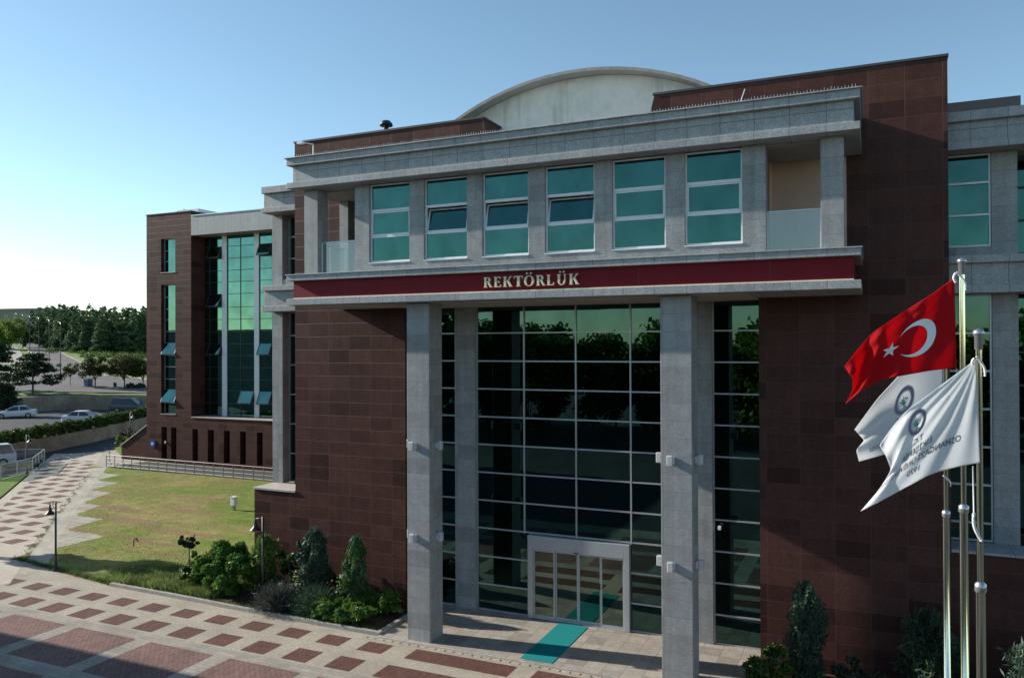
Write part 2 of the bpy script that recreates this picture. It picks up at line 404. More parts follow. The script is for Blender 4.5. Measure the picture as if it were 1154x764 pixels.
mb.poly([(-16., 22.84, .006), (20, 22.84, .006), (20, 23.045, .006), (-16., 23.045, .006)], 'edge_brick')
for k in range(0, 70):                                              # drain slots in the border course
    x = -15.8+.335*k; mb.poly([(x, 22.87, .010), (x+.05, 22.87, .010), (x+.05, 22.98, .010), (x, 22.98, .010)], 'roof_metal')
struct('plaza', mb)
mb = MB(); mb.box(-15.45, -2.2, 23.10, 27.35, -.05, .05, 'platform_slab'); mb.box(-15.45, -2.2, 23.05, 23.098, -.05, .045, 'pale_ledge'); struct('entrance_platform', mb)
# diagonal path: staggered square inlays between two edge lines
def clip(poly, a, b, c):
    out = []
    for i in range(len(poly)):
        p, q = poly[i], poly[(i+1) % len(poly)]; dp = a*p[0]+b*p[1]-c; dq = a*q[0]+b*q[1]-c
        if dp <= 0: out.append(p)
        if (dp < 0 < dq) or (dq < 0 < dp):
            t = dp/(dp-dq); out.append((p[0]+(q[0]-p[0])*t, p[1]+(q[1]-p[1])*t))
    return out
r0, r1 = (-37.54, 26.12), (-58.11, 45.45)                           # right edge of the chequered strip
dx, dy = r1[0]-r0[0], r1[1]-r0[1]; L = math.hypot(dx, dy); dx /= L; dy /= L
nx, ny = dy, -dx                                                    # points to the lawn side (+x,+y)
if nx*1+ny*1 < 0: nx, ny = -nx, -ny
cR = nx*r0[0]+ny*r0[1]
cL = nx*-52.0+ny*33.9+.6
def along(t, off): return (r0[0]+dx*t+nx*off, r0[1]+dy*t+ny*off)
wL = cL-cR
mb = MB()
A = [along(-1, .0), along(37, .0), along(37, wL-.6), along(-1, wL-.6)]
mb.poly([(x, y, .006) for x, y in (along(-6, 0), along(38, 0), along(40, wL-.6), along(-6, wL-.6))], 'path_pale')
for j in range(-3, 20):
    for i in range(-14, 14):
        x = -42.2-1.55*j+1.83*i; y = 28.0+1.53*j
        q = [(x, y), (x+.98, y), (x+.98, y+.9), (x, y+.9)]
        q = clip(q, nx, ny, cR); q = clip(q, -nx, -ny, -cL) if q else q
        q = clip(q, 0, -1, -26.0) if len(q) > 2 else q
        q = clip(q, 0, 1, 48.3) if len(q) > 2 else q
        if len(q) > 2: mb.poly([(a, b, .010) for a, b in q], 'path_red')
mb.poly([(x, y, .019) for x, y in (along(-3, 0), along(28.5, 0), along(28.5, 1.05), along(-3, 1.05))][::-1], 'path_band')
# stepped edge of slabs against the lawn
tips = [(-36.8, 29.6), (-40.55, 32.45), (-44.0, 35.1), (-47.35, 38.5), (-50.25, 41.5), (-53.15, 44.1)]
prev = (-36.8, 26.6)
RG = random.Random(77)
def be(y): return r0[0]+dx*(y-r0[1])/dy+1.40
for i, (tx, ty) in enumerate(tips):
    y0 = tips[i-1][1] if i else 26.6
    e_ = []; a_, b_, c_ = (be(y0)-.2, y0), (tx, ty), (be(ty)-.2, ty)
    for p_, q_ in ((a_, b_), (b_, c_)):
        for k in range(22): t_ = k/22; e_.append((p_[0]+(q_[0]-p_[0])*t_+RG.gauss(0, .05), p_[1]+(q_[1]-p_[1])*t_+RG.gauss(0, .05)))
    mb.poly([(x, y, .022) for x, y in e_+[c_]], 'slabs')
struct('path', mb)
mb = MB(); mb.poly([(x, y, .003) for x, y in ((-60, 24.0), (-36.9, 24.0), (-36.9, 27), (-60, 27))], 'concrete'); struct('cross_path', mb)
# lawn between path and building
mb = MB()
lp = [(-37.0, 24.9), (-33.4, 24.15), (-30.9, 23.8), (-29.0, 23.66), (-21.0, 23.45), (-15.5, 23.4), (-15.5, 25.95), (-23.3, 25.95), (-23.3, 46.1), (-60.0, 46.4)]
lp += [(-57.8, 45.2)]+[along(0, 0)]
mb.poly([(x, y, .0125) for x, y in lp], 'lawn'); struct('lawn', mb)
# far side lawns by the path's other edge
mb = MB(); a0 = along(-1, wL-.75); a1 = along(27.5, wL-.75); mb.poly([(*a0, .016), (*a1, .016), (-60.2, 40.0, .016), (-66, 33, .016), (-60, 27.2, .016)], 'fresh_grass'); struct('grass_verge', mb)
# ramp-side road, parking terrace, upper terrace, hill
mb = MB(); mb.poly([(-66, 36, -.01), (-58.5, 50.5, -.01), (-66.5, 55.5, -.01), (-71, 60, -.01), (-88, 92, -.01), (-97, 92, -.01), (-60, 10, -.01), (-58, 25, -.01)], 'asphalt')
mb.poly([(-60, 10, -.012), (-97, 92, -.012), (-120, 60, -.012), (-100, 5, -.012)], 'asphalt'); struct('service_road', mb)
mb = MB(); mb.poly([(-58.9, 44.3, .004), (-56.0, 48.6, .004), (-57.3, 50., .004), (-66.5, 54.5, .004), (-68.2, 50.5, .004), (-65.0, 46.0, .004)], 'concrete'); struct('pavement', mb)
hedge_line = [(-62.0, 30.0), (-67.3, 41.), (-69.23, 45.11), (-71.49, 51.71), (-74.43, 58.85), (-80.05, 69.98), (-88.0, 86.0)]
far_line = [(-116, 32), (-101.5, 66.6), (-98.75, 74.66), (-93.1, 76.4), (-80, 78.6)]
mb = MB(); mb.poly([(x, y, 1.4) for x, y in hedge_line[:-1]+[(-80, 78.6)]+far_line[::-1][1:]+[(-100, 5)]][::-1], 'asphalt')
mb.poly([(x, y, 1.404) for x, y in ((-99, 66), (-97.2, 73.9), (-96.9, 73.9), (-98.7, 66))], 'white_frame'); struct('parking_ground', mb)

def wall_along(line, z0, z1, th, mat, cap=None):
    m = MB()
    for (xa, ya), (xb, yb) in zip(line, line[1:]):
        l = math.hypot(xb-xa, yb-ya); ox, oy = -(yb-ya)/l*th, (xb-xa)/l*th
        m.hexa([(xa, ya, z0), (xb, yb, z0), (xb+ox, yb+oy, z0), (xa+ox, ya+oy, z0), (xa, ya, z1), (xb, yb, z1), (xb+ox, yb+oy, z1), (xa+ox, ya+oy, z1)], mat)
    return m
t = thing('retaining_wall', (-74, 58, 0), 'low tan concrete retaining wall under the clipped hedge', 'retaining wall')
wall_along(hedge_line, -.05, 1.385, .35, 'retaining').build('wall', t)
t = thing('retaining_wall', (-98, 72, 1.4), 'stained tan concrete wall behind the parked cars', 'retaining wall')
m = wall_along(far_line, 1.35, 3.36, .4, 'retaining'); m.build('wall', t)
m = MB(); rr = random.Random(3)
for (xa, ya), (xb, yb) in zip(far_line, far_line[1:]):
    l = math.hypot(xb-xa, yb-ya); n = max(1, int(l/2.6))
    for k in range(n):
        tt = (k+.5)/n; x, y = xa+(xb-xa)*tt, ya+(yb-ya)*tt; ux, uy = (xb-xa)/l, (yb-ya)/l; px_, py_ = uy*.05, -ux*.05
        m.hexa([(x-ux*.04+px_, y-uy*.04+py_, 1.4), (x+ux*.04+px_, y+uy*.04+py_, 1.4), (x+ux*.04, y+uy*.04, 1.4), (x-ux*.04, y-uy*.04, 1.4),
                (x-ux*.04+px_, y-uy*.04+py_, 3.3), (x+ux*.04+px_, y+uy*.04+py_, 3.3), (x+ux*.04, y+uy*.04, 3.3), (x-ux*.04, y-uy*.04, 3.3)], 'kerb_stone')
m.build('buttress', t)

HD = Vector((-.8, .6)); HN = Vector((.6, .8))                       # up-hill axis, across axis
def HZ(h):
    k = h-125
    return 3.4 if k < 0 else min(10.9, 3.4+.046*k)
def hill_strip(m, pts_l, pts_r, dz, mat):
    """strip between two ground polylines, following the slope"""
    for (a, b), (c, d) in zip(zip(pts_l, pts_r), zip(pts_l[1:], pts_r[1:])):
        for i in range(8):
            t0, t1 = i/8, (i+1)/8
            q = [(a[0]+(c[0]-a[0])*t0, a[1]+(c[1]-a[1])*t0), (b[0]+(d[0]-b[0])*t0, b[1]+(d[1]-b[1])*t0),
                 (b[0]+(d[0]-b[0])*t1, b[1]+(d[1]-b[1])*t1), (a[0]+(c[0]-a[0])*t1, a[1]+(c[1]-a[1])*t1)]
            m.poly([(x, y, HZ(x*HD.x+y*HD.y)+dz) for x, y in q], mat)
def hp(h, n): return (HD.x*h+HN.x*n, HD.y*h+HN.y*n)
mb = MB()
# upper terrace behind the far wall, then the hillside (h: distance uphill, n: across)
mb.poly([(x, y, 3.36) for x, y in far_line[:-1]+[(-60, 83), hp(126, 60)]+[hp(126, -60), (-130, 20)]][::-1], 'asphalt_pale')
hs = [110]+list(range(126, 302, 6))+[340, 420, 700, 1500]
for h0, h1 in zip(hs[1:], hs[2:]):
    for n0, n1 in zip(range(-160, 260, 20), range(-140, 280, 20)):
        mb.poly([(*hp(h0, n0), HZ(h0)-.02), (*hp(h1, n0), HZ(h1)-.02), (*hp(h1, n1), HZ(h1)-.02), (*hp(h0, n1), HZ(h0)-.02)][::-1], 'hill_grass')
struct('hill', mb)
def cp(px, D): # ground point on the view bearing px at camera depth D
    s_ = (px-577)/898.3*D; return (Fv.x/math.cos(PITCH)*D+Rv.x*s_, Fv.y/math.cos(PITCH)*D+Rv.y*s_)
mb = MB()
hill_strip(mb, [cp(-30, 112), cp(-20, 150)][::-1], [cp(170, 112), cp(172, 133)][::-1], .012, 'asphalt_pale')
hill_strip(mb, [cp(30, 138), cp(50, 163), cp(40, 190), cp(29, 225), cp(21, 262), cp(10, 300)], [cp(135, 133), cp(95, 163), cp(74, 190), cp(58, 225), cp(49, 262), cp(44, 300)], .03, 'asphalt_pale')
struct('road', mb)
mb = MB()
hill_strip(mb, [cp(95, 163), cp(74, 190), cp(58, 225), cp(49, 262)], [cp(99, 163), cp(77.4, 190), cp(60.8, 225), cp(51.4, 262)], .12, 'concrete')
hill_strip(mb, [cp(118, 138), cp(95, 163)], [cp(124, 138), cp(99, 163)], .12, 'concrete')
hill_strip(mb, [cp(118, 142), cp(180, 128)], [cp(116, 146), cp(180, 131)], .12, 'concrete')
hill_strip(mb, [cp(46, 163), cp(36, 190), cp(25.5, 225), cp(18, 262)], [cp(50, 163), cp(40, 190), cp(29, 225), cp(21, 262)], .12, 'concrete')
hill_strip(mb, [cp(-5, 160), cp(6, 190), cp(8, 225)], [cp(30, 160), cp(26, 190), cp(20, 225)], .05, 'concrete')
struct('footway', mb)
# narrow grass on top of the far wall
mb = MB(); mb.poly([(x, y, 3.42) for x, y in ((-98.9, 74.9), (-93.1, 76.6), (-80, 78.9), (-80, 81.2), (-93.5, 79.3), (-99.3, 77.5))], 'fresh_grass'); struct('terrace_grass', mb)

# ------------------------------------------------------------------ main building
BX = -9.63
B = thing('office_building', (BX, 25.9, 0), 'brown and grey granite rectorate building with four storey glass entrance and columns', 'office building')
XL, XR = -21.29, 2.07
m = MB()   # brown walls
m.box(XL, -16.08, 25.9, 27.4, -.05, 18.2, 'brown_granite')
m.box(-3.18, XR, 25.9, 27.4, -.05, 18.2, 'brown_granite')
m.box(-16.08, -3.18, 25.9, 27.4, 11.47, 16.6, 'brown_granite')
m.prism([(-16.08, 16.6), (-12.35, 16.6), (-12.75, 18.2), (-16.08, 18.2)], 27.4, 25.9, 'brown_granite', 'y')
m.prism([(-6.85, 16.6), (-3.18, 16.6), (-3.18, 18.2), (-6.45, 18.2)], 27.4, 25.9, 'brown_granite', 'y')
m.box(-23.42, XL-.003, 25.9, 27.1, -.05, 4.05, 'brown_granite')           # plinths
m.box(XR+.003, 9.0, 25.9, 27.1, -.05, 4.05, 'brown_granite')
m.box(-23.42, 9.0, 36.0, 44, -.05, 15.4, 'brown_granite')
m.box(-23.40, -21.6, 28.4, 36.0, -.05, 15.5, 'brown_granite')
m.build('wall', B)
m = MB()
m.box(XL-.03, -12.72, 25.86, 27.44, 18.2, 18.27, 'roof_metal'); m.build('coping', B); m = MB(); m.box(-6.5, XR+.03, 25.86, 27.44, 18.2, 18.27, 'roof_metal')
m.build('coping', B)
m = MB(); m.box(-23.47, -21.292, 25.84, 27.1, 4.05, 4.12, 'pale_ledge'); m.build('ledge', B); m = MB(); m.box(XR+.002, 9, 25.84, 27.1, 4.05, 4.12, 'grey_cornice'); m.build('ledge', B)
# top block
m = MB()
m.box(-19.04, -.2, 22.70, 25.9, 15.60, 15.81, 'grey_cornice'); m.box(-18.88, -.36, 22.86, 25.9, 15.81, 16.42, 'grey_cornice')
m.box(-19.04, -.2, 22.70, 25.9, 16.42, 16.66, 'grey_cornice'); m.box(-19.10, -.14, 22.64, 25.9, 16.66, 16.70, 'grey_cornice')
m.build('cornice', B, bevel=.012)
m = MB(); rr = random.Random(5)
x = -19.0
while x < -.3:
    h = rr.uniform(.05, .09); m.box(x, x+.009, 22.69, 22.70, 16.70, 16.70+h, 'white_frame'); x += .085
    if rr.random() < .02: x += .5
tag(m.build('bird_spikes', B), kind='stuff')
# belt
m = MB()
m.box(-19.04, -.2, 22.70, 25.9, 12.30, 12.52, 'grey_cornice'); m.box(-19.04, -.2, 22.70, 25.9, 11.43, 11.66, 'grey_cornice')
m.box(-19.08, -.16, 22.66, 25.9, 12.49, 12.53, 'grey_cornice')
m.build('belt_course', B, bevel=.012)
m = MB(); m.box(-18.86, -.38, 22.87, 25.9, 11.66, 12.30, 'red_band')
for x in (-16.6, -13.4, -6.2, -2.5): m.box(x, x+.012, 22.866, 22.869, 11.67, 12.29, 'dark_frame')
m.box(-18.86, -.38, 22.845, 22.868, 11.66, 11.70, 'gold_letter')
band = m.build('name_band', B)
m = MB(); m.box(-16.08, -3.18, 23.2, 26.96, 11.40, 11.43, 'soffit'); m.box(-18.9, -16.2, 22.95, 25.89, 11.41, 11.43, 'soffit')
m.box(-18.6, -16.7, 23.8, 25.88, 15.57, 15.60, 'soffit'); m.box(-3.1, -.7, 23.5, 25.85, 15.57, 15.60, 'soffit'); m.build('soffit', B)

# serif capitals built as outlines: each letter in a unit-high cell
def letter(ch):
    P = []; T = .19; t = .075; sf = .055
    def r(x0, x1, y0, y1): P.append([(x0, y0), (x1, y0), (x1, y1), (x0, y1)])
    def stem(x, w=T, s0=True, s1=True):
        r(x, x+w, 0, 1)
        if s0: r(x-.07, x, 0, sf); r(x+w, x+w+.07, 0, sf)
        if s1: r(x-.07, x, 1-sf, 1); r(x+w, x+w+.07, 1-sf, 1)
    def arc(cx, cy, rx, ry, a0, a1, wx, wy, n=14):
        for i in range(n):
            a, b = rad(a0+(a1-a0)*i/n), rad(a0+(a1-a0)*(i+1)/n)
            P.append([(cx+(rx-wx)*math.cos(a), cy+(ry-wy)*math.sin(a)), (cx+rx*math.cos(a), cy+ry*math.sin(a)),
                      (cx+rx*math.cos(b), cy+ry*math.sin(b)), (cx+(rx-wx)*math.cos(b), cy+(ry-wy)*math.sin(b))])
    w = .7
    if ch == 'R':
        stem(.07); arc(.36, .745, .29, .255, -90, 90, .17, .07); r(.26, .36, .93, 1); r(.26, .36, .49, .56)
        P.append([(.36, .50), (.52, .52), (.80, 0), (.60, 0)]); r(.80, .86, 0, sf); w = .84
    elif ch == 'E':
        stem(.07); r(.26, .64, 0, t); r(.26, .60, 1-t, 1); r(.26, .50, .48, .48+t); P.append([(.58, 0), (.66, 0), (.68, .24), (.63, .24)]); P.append([(.54, 1), (.57, .78), (.62, .78), (.62, 1)]); r(.47, .51, .40, .63); w = .70
    elif ch == 'K':
        stem(.07); P.append([(.26, .46), (.36, .46), (.74, .96), (.64, .96)]); P.append([(.34, .58), (.48, .66), (.82, .02), (.60, .02)]); r(.57, .80, 1-sf, 1); r(.54, .87, 0, sf); w = .86
    elif ch == 'T':
        r(.27, .46, 0, 1); r(.19, .54, 0, sf); r(.03, .27, 1-t, 1); r(.46, .70, 1-t, 1); P.append([(.0, .76), (.05, .76), (.07, 1), (.02, 1)]); P.append([(.68, .76), (.73, .76), (.71, 1), (.66, 1)]); w = .74
    elif ch in 'OÖ':
        arc(.44, .5, .44, .52, 0, 360, .18, .06, 32); w = .88
        if ch == 'Ö':
            for cx in (.27, .61): arc(cx, 1.22, .085, .085, 0, 360, .084, .084, 10)
    elif ch == 'L':
        stem(.07); r(.26, .62, 0, t); P.append([(.56, 0), (.64, 0), (.68, .28), (.63, .28)]); w = .68
    elif ch == 'Ü':
        r(.09, .27, .34, 1); r(.66, .74, .34, 1); arc(.415, .36, .325, .38, 180, 360, .15, .07, 20); r(.01, .35, 1-sf, 1); r(.57, .83, 1-sf, 1); w = .84
        for cx in (.29, .61): arc(cx, 1.22, .085, .085, 0, 360, .084, .084, 10)
    return P, w
lx = {0: (-11.23, -10.93), 1: (-10.87, -10.62), 2: (-10.55, -10.23), 3: (-10.18, -9.87), 4: (-9.83, -9.50), 5: (-9.42, -9.12), 6: (-9.07, -8.83), 7: (-8.74, -8.43), 8: (-8.34, -8.02)}
H_ = .325
for i, ch in enumerate('REKTÖRLÜK'):
    P, w = letter(ch); x0, x1 = lx[i]; m = MB(); sx = (x1-x0)/w
    for k, q in enumerate(P): m.prism([(x0+a*sx, 11.815+b*H_) for a, b in q], 22.87-.002, 22.80-.0006*(k % 7), 'gold_letter', 'y')
    m.build('letter', band)

# window wall of the top storey
wx = [-15.88+2.194*k for k in range(6)]; WW = 1.63
YW_ = 23.25
m = MB()
m.box(-16.48, -2.64, YW_, YW_+.5, 12.53, 12.82, 'grey_granite')
edges = [-16.48]+[v for x in wx for v in (x, x+WW)]+[-2.64]
for a, b in zip(edges[::2], edges[1::2]): m.box(a, b, YW_, YW_+.5, 12.82, 15.6, 'grey_granite')
m.box(-16.48, -2.64, YW_+.50, YW_+.62, 12.53, 15.6, 'dark_frame')
for x0, x1 in ((-18.64, -18.05), (-1.20, -.62)): m.box(x0, x1, 23.2, 23.78, 12.53, 15.6, 'grey_granite')
m.box(-18.75, -18.35, 25.45, 25.9, 12.53, 15.57, 'grey_granite')
m.build('window_wall', B, bevel=.008)
m = MB(); m.box(-3.3, -.62, 25.80, 25.896, 12.53, 15.57, 'beige_plaster'); m.box(-3.3, -2.75, 25.3, 25.8, 12.53, 15.57, 'beige_plaster'); m.build('balcony_back_wall', B)
def pane(parent, x0, x1, y, z0, z1, mat, name='pane', tilt=0.):
    """single sheet of glass 12 mm thick; tilt swings the top inwards"""
    m = MB(); h = z1-z0; t_ = math.sin(tilt)*h; zt = z0+math.cos(tilt)*h
    m.hexa([(x0, y, z0), (x1, y, z0), (x1, y+.012, z0), (x0, y+.012, z0), (x0, y+t_, zt), (x1, y+t_, zt), (x1, y+t_+.012, zt), (x0, y+t_+.012, zt)], mat)
    return m.build(name, parent)
def top_window(x0, x1, yf, z0, z1, open_mid=False):
    m = MB(); y0, y1 = yf+.10, yf+.20; f = .05
    m.box(x0, x0+f, y0, y1, z0, z1, 'white_frame'); m.box(x1-f, x1, y0, y1, z0, z1, 'white_frame')
    m.box(x0+f, x1-f, y0, y1, z0, z0+.07, 'white_frame'); m.box(x0+f, x1-f, y0, y1, z1-f, z1, 'white_frame')
    h = z1-z0; a = z0+h*.335; b = z0+h*.665
    for zz in (a, b): m.box(x0+f, x1-f, y0-.01, y1, zz-.045, zz+.045, 'white_frame')
    m.box(x0-.01, x1+.01, yf-.03, y0, z0-.03, z0, 'white_frame')
    w = m.build('window', B, bevel=.004)
    yg = y0+.035; g = 'teal_glass'
    pane(w, x0+f, x1-f, yg, z0+.07, a-.045, g); pane(w, x0+f, x1-f, yg, b+.045, z1-f, g)
    s = MB(); za, zb = a+.045, b-.045; tl = rad(13) if open_mid else 0; hh = zb-za
    def bar(xa, xb, ha, hb):
        s.hexa([(xa, yg-.02+math.sin(tl)*q, za+math.cos(tl)*q) if k < 2 else (xa, 0, 0) for k, q in enumerate((0,))] if 0 else
               [(xa, yg-.025+math.sin(tl)*ha, za+math.cos(tl)*ha), (xb, yg-.025+math.sin(tl)*ha, za+math.cos(tl)*ha), (xb, yg+.02+math.sin(tl)*ha, za+math.cos(tl)*ha), (xa, yg+.02+math.sin(tl)*ha, za+math.cos(tl)*ha),
                (xa, yg-.025+math.sin(tl)*hb, za+math.cos(tl)*hb), (xb, yg-.025+math.sin(tl)*hb, za+math.cos(tl)*hb), (xb, yg+.02+math.sin(tl)*hb, za+math.cos(tl)*hb), (xa, yg+.02+math.sin(tl)*hb, za+math.cos(tl)*hb)], 'white_frame')
    bar(x0+f+.004, x0+f+.05, 0, hh-.004); bar(x1-f-.05, x1-f-.004, 0, hh-.004); bar(x0+f+.05, x1-f-.05, 0, .045); bar(x0+f+.05, x1-f-.05, hh-.05, hh-.004)
    sh = s.build('sash', w)
    if open_mid: sh['label'] = 'middle sash tilted open inwards'
    pane(w, x0+f+.05, x1-f-.05, yg+math.sin(tl)*.045, za+.045, za+.045+(hh-.095), g, tilt=tl)
    if open_mid:
        v = MB(); v.box(x0+f, x1-f, yg+.30, yg+.31, a, b, 'dark_frame'); v.build('opening', w)
    return w
for k, x in enumerate(wx): top_window(x, x+WW, YW_, 12.85, 15.57, k in (1, 2, 3))
# balcony balustrades
def balustrade(x0, x1, y, side=None):
    m = MB(); m.box(x0, x1, y, y+.014, 12.56, 13.68, 'clear_glass')
    if side: m.box(side, side+.014, y+.02, 25.4, 12.56, 13.68, 'clear_glass')
    r = MB(); r.box(x0, x1, y-.015, y+.03, 13.68, 13.715, 'alu_frame'); r.box(x0, x0+.035, y-.012, y+.03, 12.54, 13.68, 'white_frame'); r.box(x1-.035, x1, y-.012, y+.03, 12.54, 13.68, 'white_frame')
    if side: r.box(side-.01, side+.03, y+.03, 25.4, 13.68, 13.715, 'alu_frame'); r.box(side-.01, side+.03, 24.5, 24.53, 12.54, 13.68, 'white_frame')
    b = m.build('balustrade', B); r.build('handrail', b)
balustrade(-18.05, -16.48, 23.45, -18.5); balustrade(-2.64, -1.2, 23.45, -.9)
# columns and pilasters
for x0, x1 in ((-14.34, -13.47), (-5.64, -4.73)):
    m = MB(); m.box(x0, x1, 23.20, 24.08, .04, 11.43, 'grey_granite'); c = m.build('column', B, bevel=.01)
    cx = (x0+x1)/2; yc = 23.64
    for zl in (6.6, 3.52):
        for sx, sy in ((0, -1), (-1, 0), (1, 0)):
            m = MB(); hw = .085; hz = .15
            if sy: m.box(cx-.12-hw, cx-.12+hw, 23.20-.10, 23.198, zl-.11, zl+.11, 'box_lamp'); m.box(cx-.15-hw, cx-.15+hw, 23.20-.24, 23.20-.10, zl-hz, zl+hz, 'box_lamp')
            else:
                xs = x0 if sx < 0 else x1; a, b = sorted((xs+sx*.002, xs+sx*.09)); m.box(a, b, yc-hw, yc+hw, zl-.11, zl+.11, 'box_lamp')
                a, b = sorted((xs+sx*.09, xs+sx*.24)); m.box(a, b, yc-hw, yc+hw, zl-hz, zl+hz, 'box_lamp')
            m.build('wall_lamp', c, bevel=.02)
for x0, x1 in ((-14.47, -13.60), (-5.67, -4.80)):
    m = MB(); m.box(x0, x1, 26.86, 27.3, .04, 11.40, 'grey_granite'); m.build('pilaster', B, bevel=.008)
m = MB(); m.box(-4.62, -4.52, 26.74, 26.858, 3.88, 3.99, 'white_frame'); m.build('sensor', B)
# curtain walls of the hall
bays = [(-16.08, -14.47, []), (-13.60, -5.67, [-11.64, -9.62, -7.61]), (-4.80, -3.18, [])]
for bi, (x0, x1, vs) in enumerate(bays):
    m = MB(); y = 27.0
    if bi == 1:
        m.box(x0, -11.45, y, y+.02, .04, 11.39, 'hall_glass'); m.box(-7.64, x1, y, y+.02, .04, 11.39, 'hall_glass'); m.box(-11.45, -7.64, y, y+.02, 3.05, 11.39, 'hall_glass')
    else: m.box(x0, x1, y, y+.02, .04, 11.39, 'hall_glass')
    cw = m.build('curtain_wall', B)
    f = MB()
    f.box(x0, x0+.05, y-.05, y, .06, 11.39, 'alu_frame'); f.box(x1-.05, x1, y-.05, y, .06, 11.39, 'alu_frame')
    f.box(x0+.05, x1-.05, y-.05, y, .05, .10, 'alu_frame')
    for v in vs: f.box(v-.027, v+.027, y-.05, y, 3.06 if v != 0 else .1, 11.39, 'alu_frame')
    for k in range(1, 11):
        z = 1.045*k-.02; xs = [(x0+.05, x1-.05)]
        if bi == 1 and z < 3.1: xs = [(x0+.05, -11.46), (-7.63, x1-.05)]
        for a, b in xs: f.box(a, b, y-.045, y, z-.025, z+.025, 'alu_frame')
    f.build('mullions', cw)
# loose blind behind one pane
D = MB()
D.box(-11.46, -11.26, 26.80, 27.02, .05, 3.05, 'alu_frame'); D.box(-7.84, -7.64, 26.80, 27.02, .05, 3.05, 'alu_frame'); D.box(-11.26, -7.84, 26.80, 27.02, 2.56, 3.05, 'alu_frame')
D.box(-11.26, -7.84, 26.84, 27.0, .05, .09, 'alu_frame'); D.box(-9.66, -9.50, 26.76, 26.798, 2.56, 2.60, 'dark_frame')
door = D.build('door', B, bevel=.01)
lx_ = [-11.26, -10.42, -9.55, -8.70, -7.84]
for i in range(4):
    a, b = lx_[i], lx_[i+1]; yy = 26.87 if i in (0, 3) else 26.93; f = .055
    l = MB(); l.box(a, a+f, yy, yy+.05, .09, 2.56, 'alu_frame'); l.box(b-f, b, yy, yy+.05, .09, 2.56, 'alu_frame'); l.box(a+f, b-f, yy, yy+.05, .09, .18, 'alu_frame'); l.box(a+f, b-f, yy, yy+.05, 2.48, 2.56, 'alu_frame')
    if i == 2: l.box(b-f+.005, b-.01, yy-.03, yy-.002, 1.35, 1.55, 'dark_frame')
    lo = l.build('door_leaf', door); g = MB(); g.box(a+f, b-f, yy+.02, yy+.03, .18, 2.48, 'door_glass'); g.build('pane', lo)
# side wings
def side_wing(x0, x1, cuts):
    m = MB()
    for za, zb, dyf in ((15.60, 15.81, 0), (15.81, 16.42, .16), (16.42, 16.70, 0), (12.30, 12.52, 0), (11.66, 12.30, .16), (11.43, 11.66, 0)):
        m.box(x0, x1, 26.40+dyf, 27.9, za, zb, 'grey_cornice')
        if zb == 16.70: m.build('cornice', B, bevel=.012); m = MB()
    m.build('belt_course', B, bevel=.012)
side_wing(-23.48, XL-.002, None); side_wing(XR+.002, 9.0, None)
for bx_ in ((-23.5, -22.95, 27.1, 28.2, 4.12, 11.43), (-23.5, -22.95, 27.1, 28.2, 12.52, 15.6), (XR, 3.27, 27.1, 27.5, 12.52, 12.83), (3.27, 3.93, 27.1, 28.4, 4.12, 11.43), (3.27, 3.93, 27.1, 28.4, 12.52, 15.6),
            (-23.3, -21.4, 27.8, 36, 15.6, 17.0), (6.2, 9, 27.1, 29.5, 4.12, 15.6)):
    m = MB(); m.box(*bx_, 'grey_granite'); m.build('pier', B, bevel=.008)
m = MB(); m.box(XR, 4.15, 27.92, 34, 16.7, 17.38, 'roof_metal'); m.build('roof_edge', B); m = MB(); m.box(-22.9, XL, 27.92, 34, 16.7, 17.15, 'roof_metal'); m.build('roof_edge', B)
# left recess glazing
def strip_glass(x0, x1, y, z0, z1, zs, vs=(), mat='teal_glass', fr='alu_frame', nm='window'):
    f = MB(); w_ = .05
    f.box(x0, x0+w_, y-.05, y+.02, z0, z1, fr); f.box(x1-w_, x1, y-.05, y+.02, z0, z1, fr); f.box(x0+w_, x1-w_, y-.05, y+.02, z0, z0+w_, fr); f.box(x0+w_, x1-w_, y-.05, y+.02, z1-w_, z1, fr)
    for z_ in zs: f.box(x0+w_, x1-w_, y-.05, y+.02, z_-.03, z_+.03, fr)
    for v in vs: f.box(v-.03, v+.03, y-.055, y+.02, z0+w_, z1-w_, fr)
    o = f.build(nm, B); g = MB(); g.box(x0, x1, y+.02, y+.035, z0, z1, mat); g.build('pane', o); return o
strip_glass(-22.95, XL, 27.55, 12.83, 15.6, (13.75, 14.68), (-22.35,)); strip_glass(-22.95, XL, 27.55, 4.14, 11.43, [5.35+1.27*k for k in range(5)], (-22.35,), 'hall_glass')
m = MB(); m.box(-22.94, XL, 27.12, 27.6, 12.53, 12.83, 'grey_granite'); m.build('sill', B)
w = strip_glass(XR+.02, 3.26, 27.2, 12.84, 15.58, (13.78, 14.73), (), 'teal_glass', 'white_frame')
strip_glass(XR+.02, 3.26, 27.2, 4.14, 11.43, [4.68+1.12*k for k in range(6)], (), 'hall_glass', 'alu_frame')
strip_glass(3.94, 6.2, 28.4, 4.14, 15.6, [4.7+1.0*k for k in range(11)], (5.0,), 'teal_glass', 'dark_frame', 'curtain_wall')
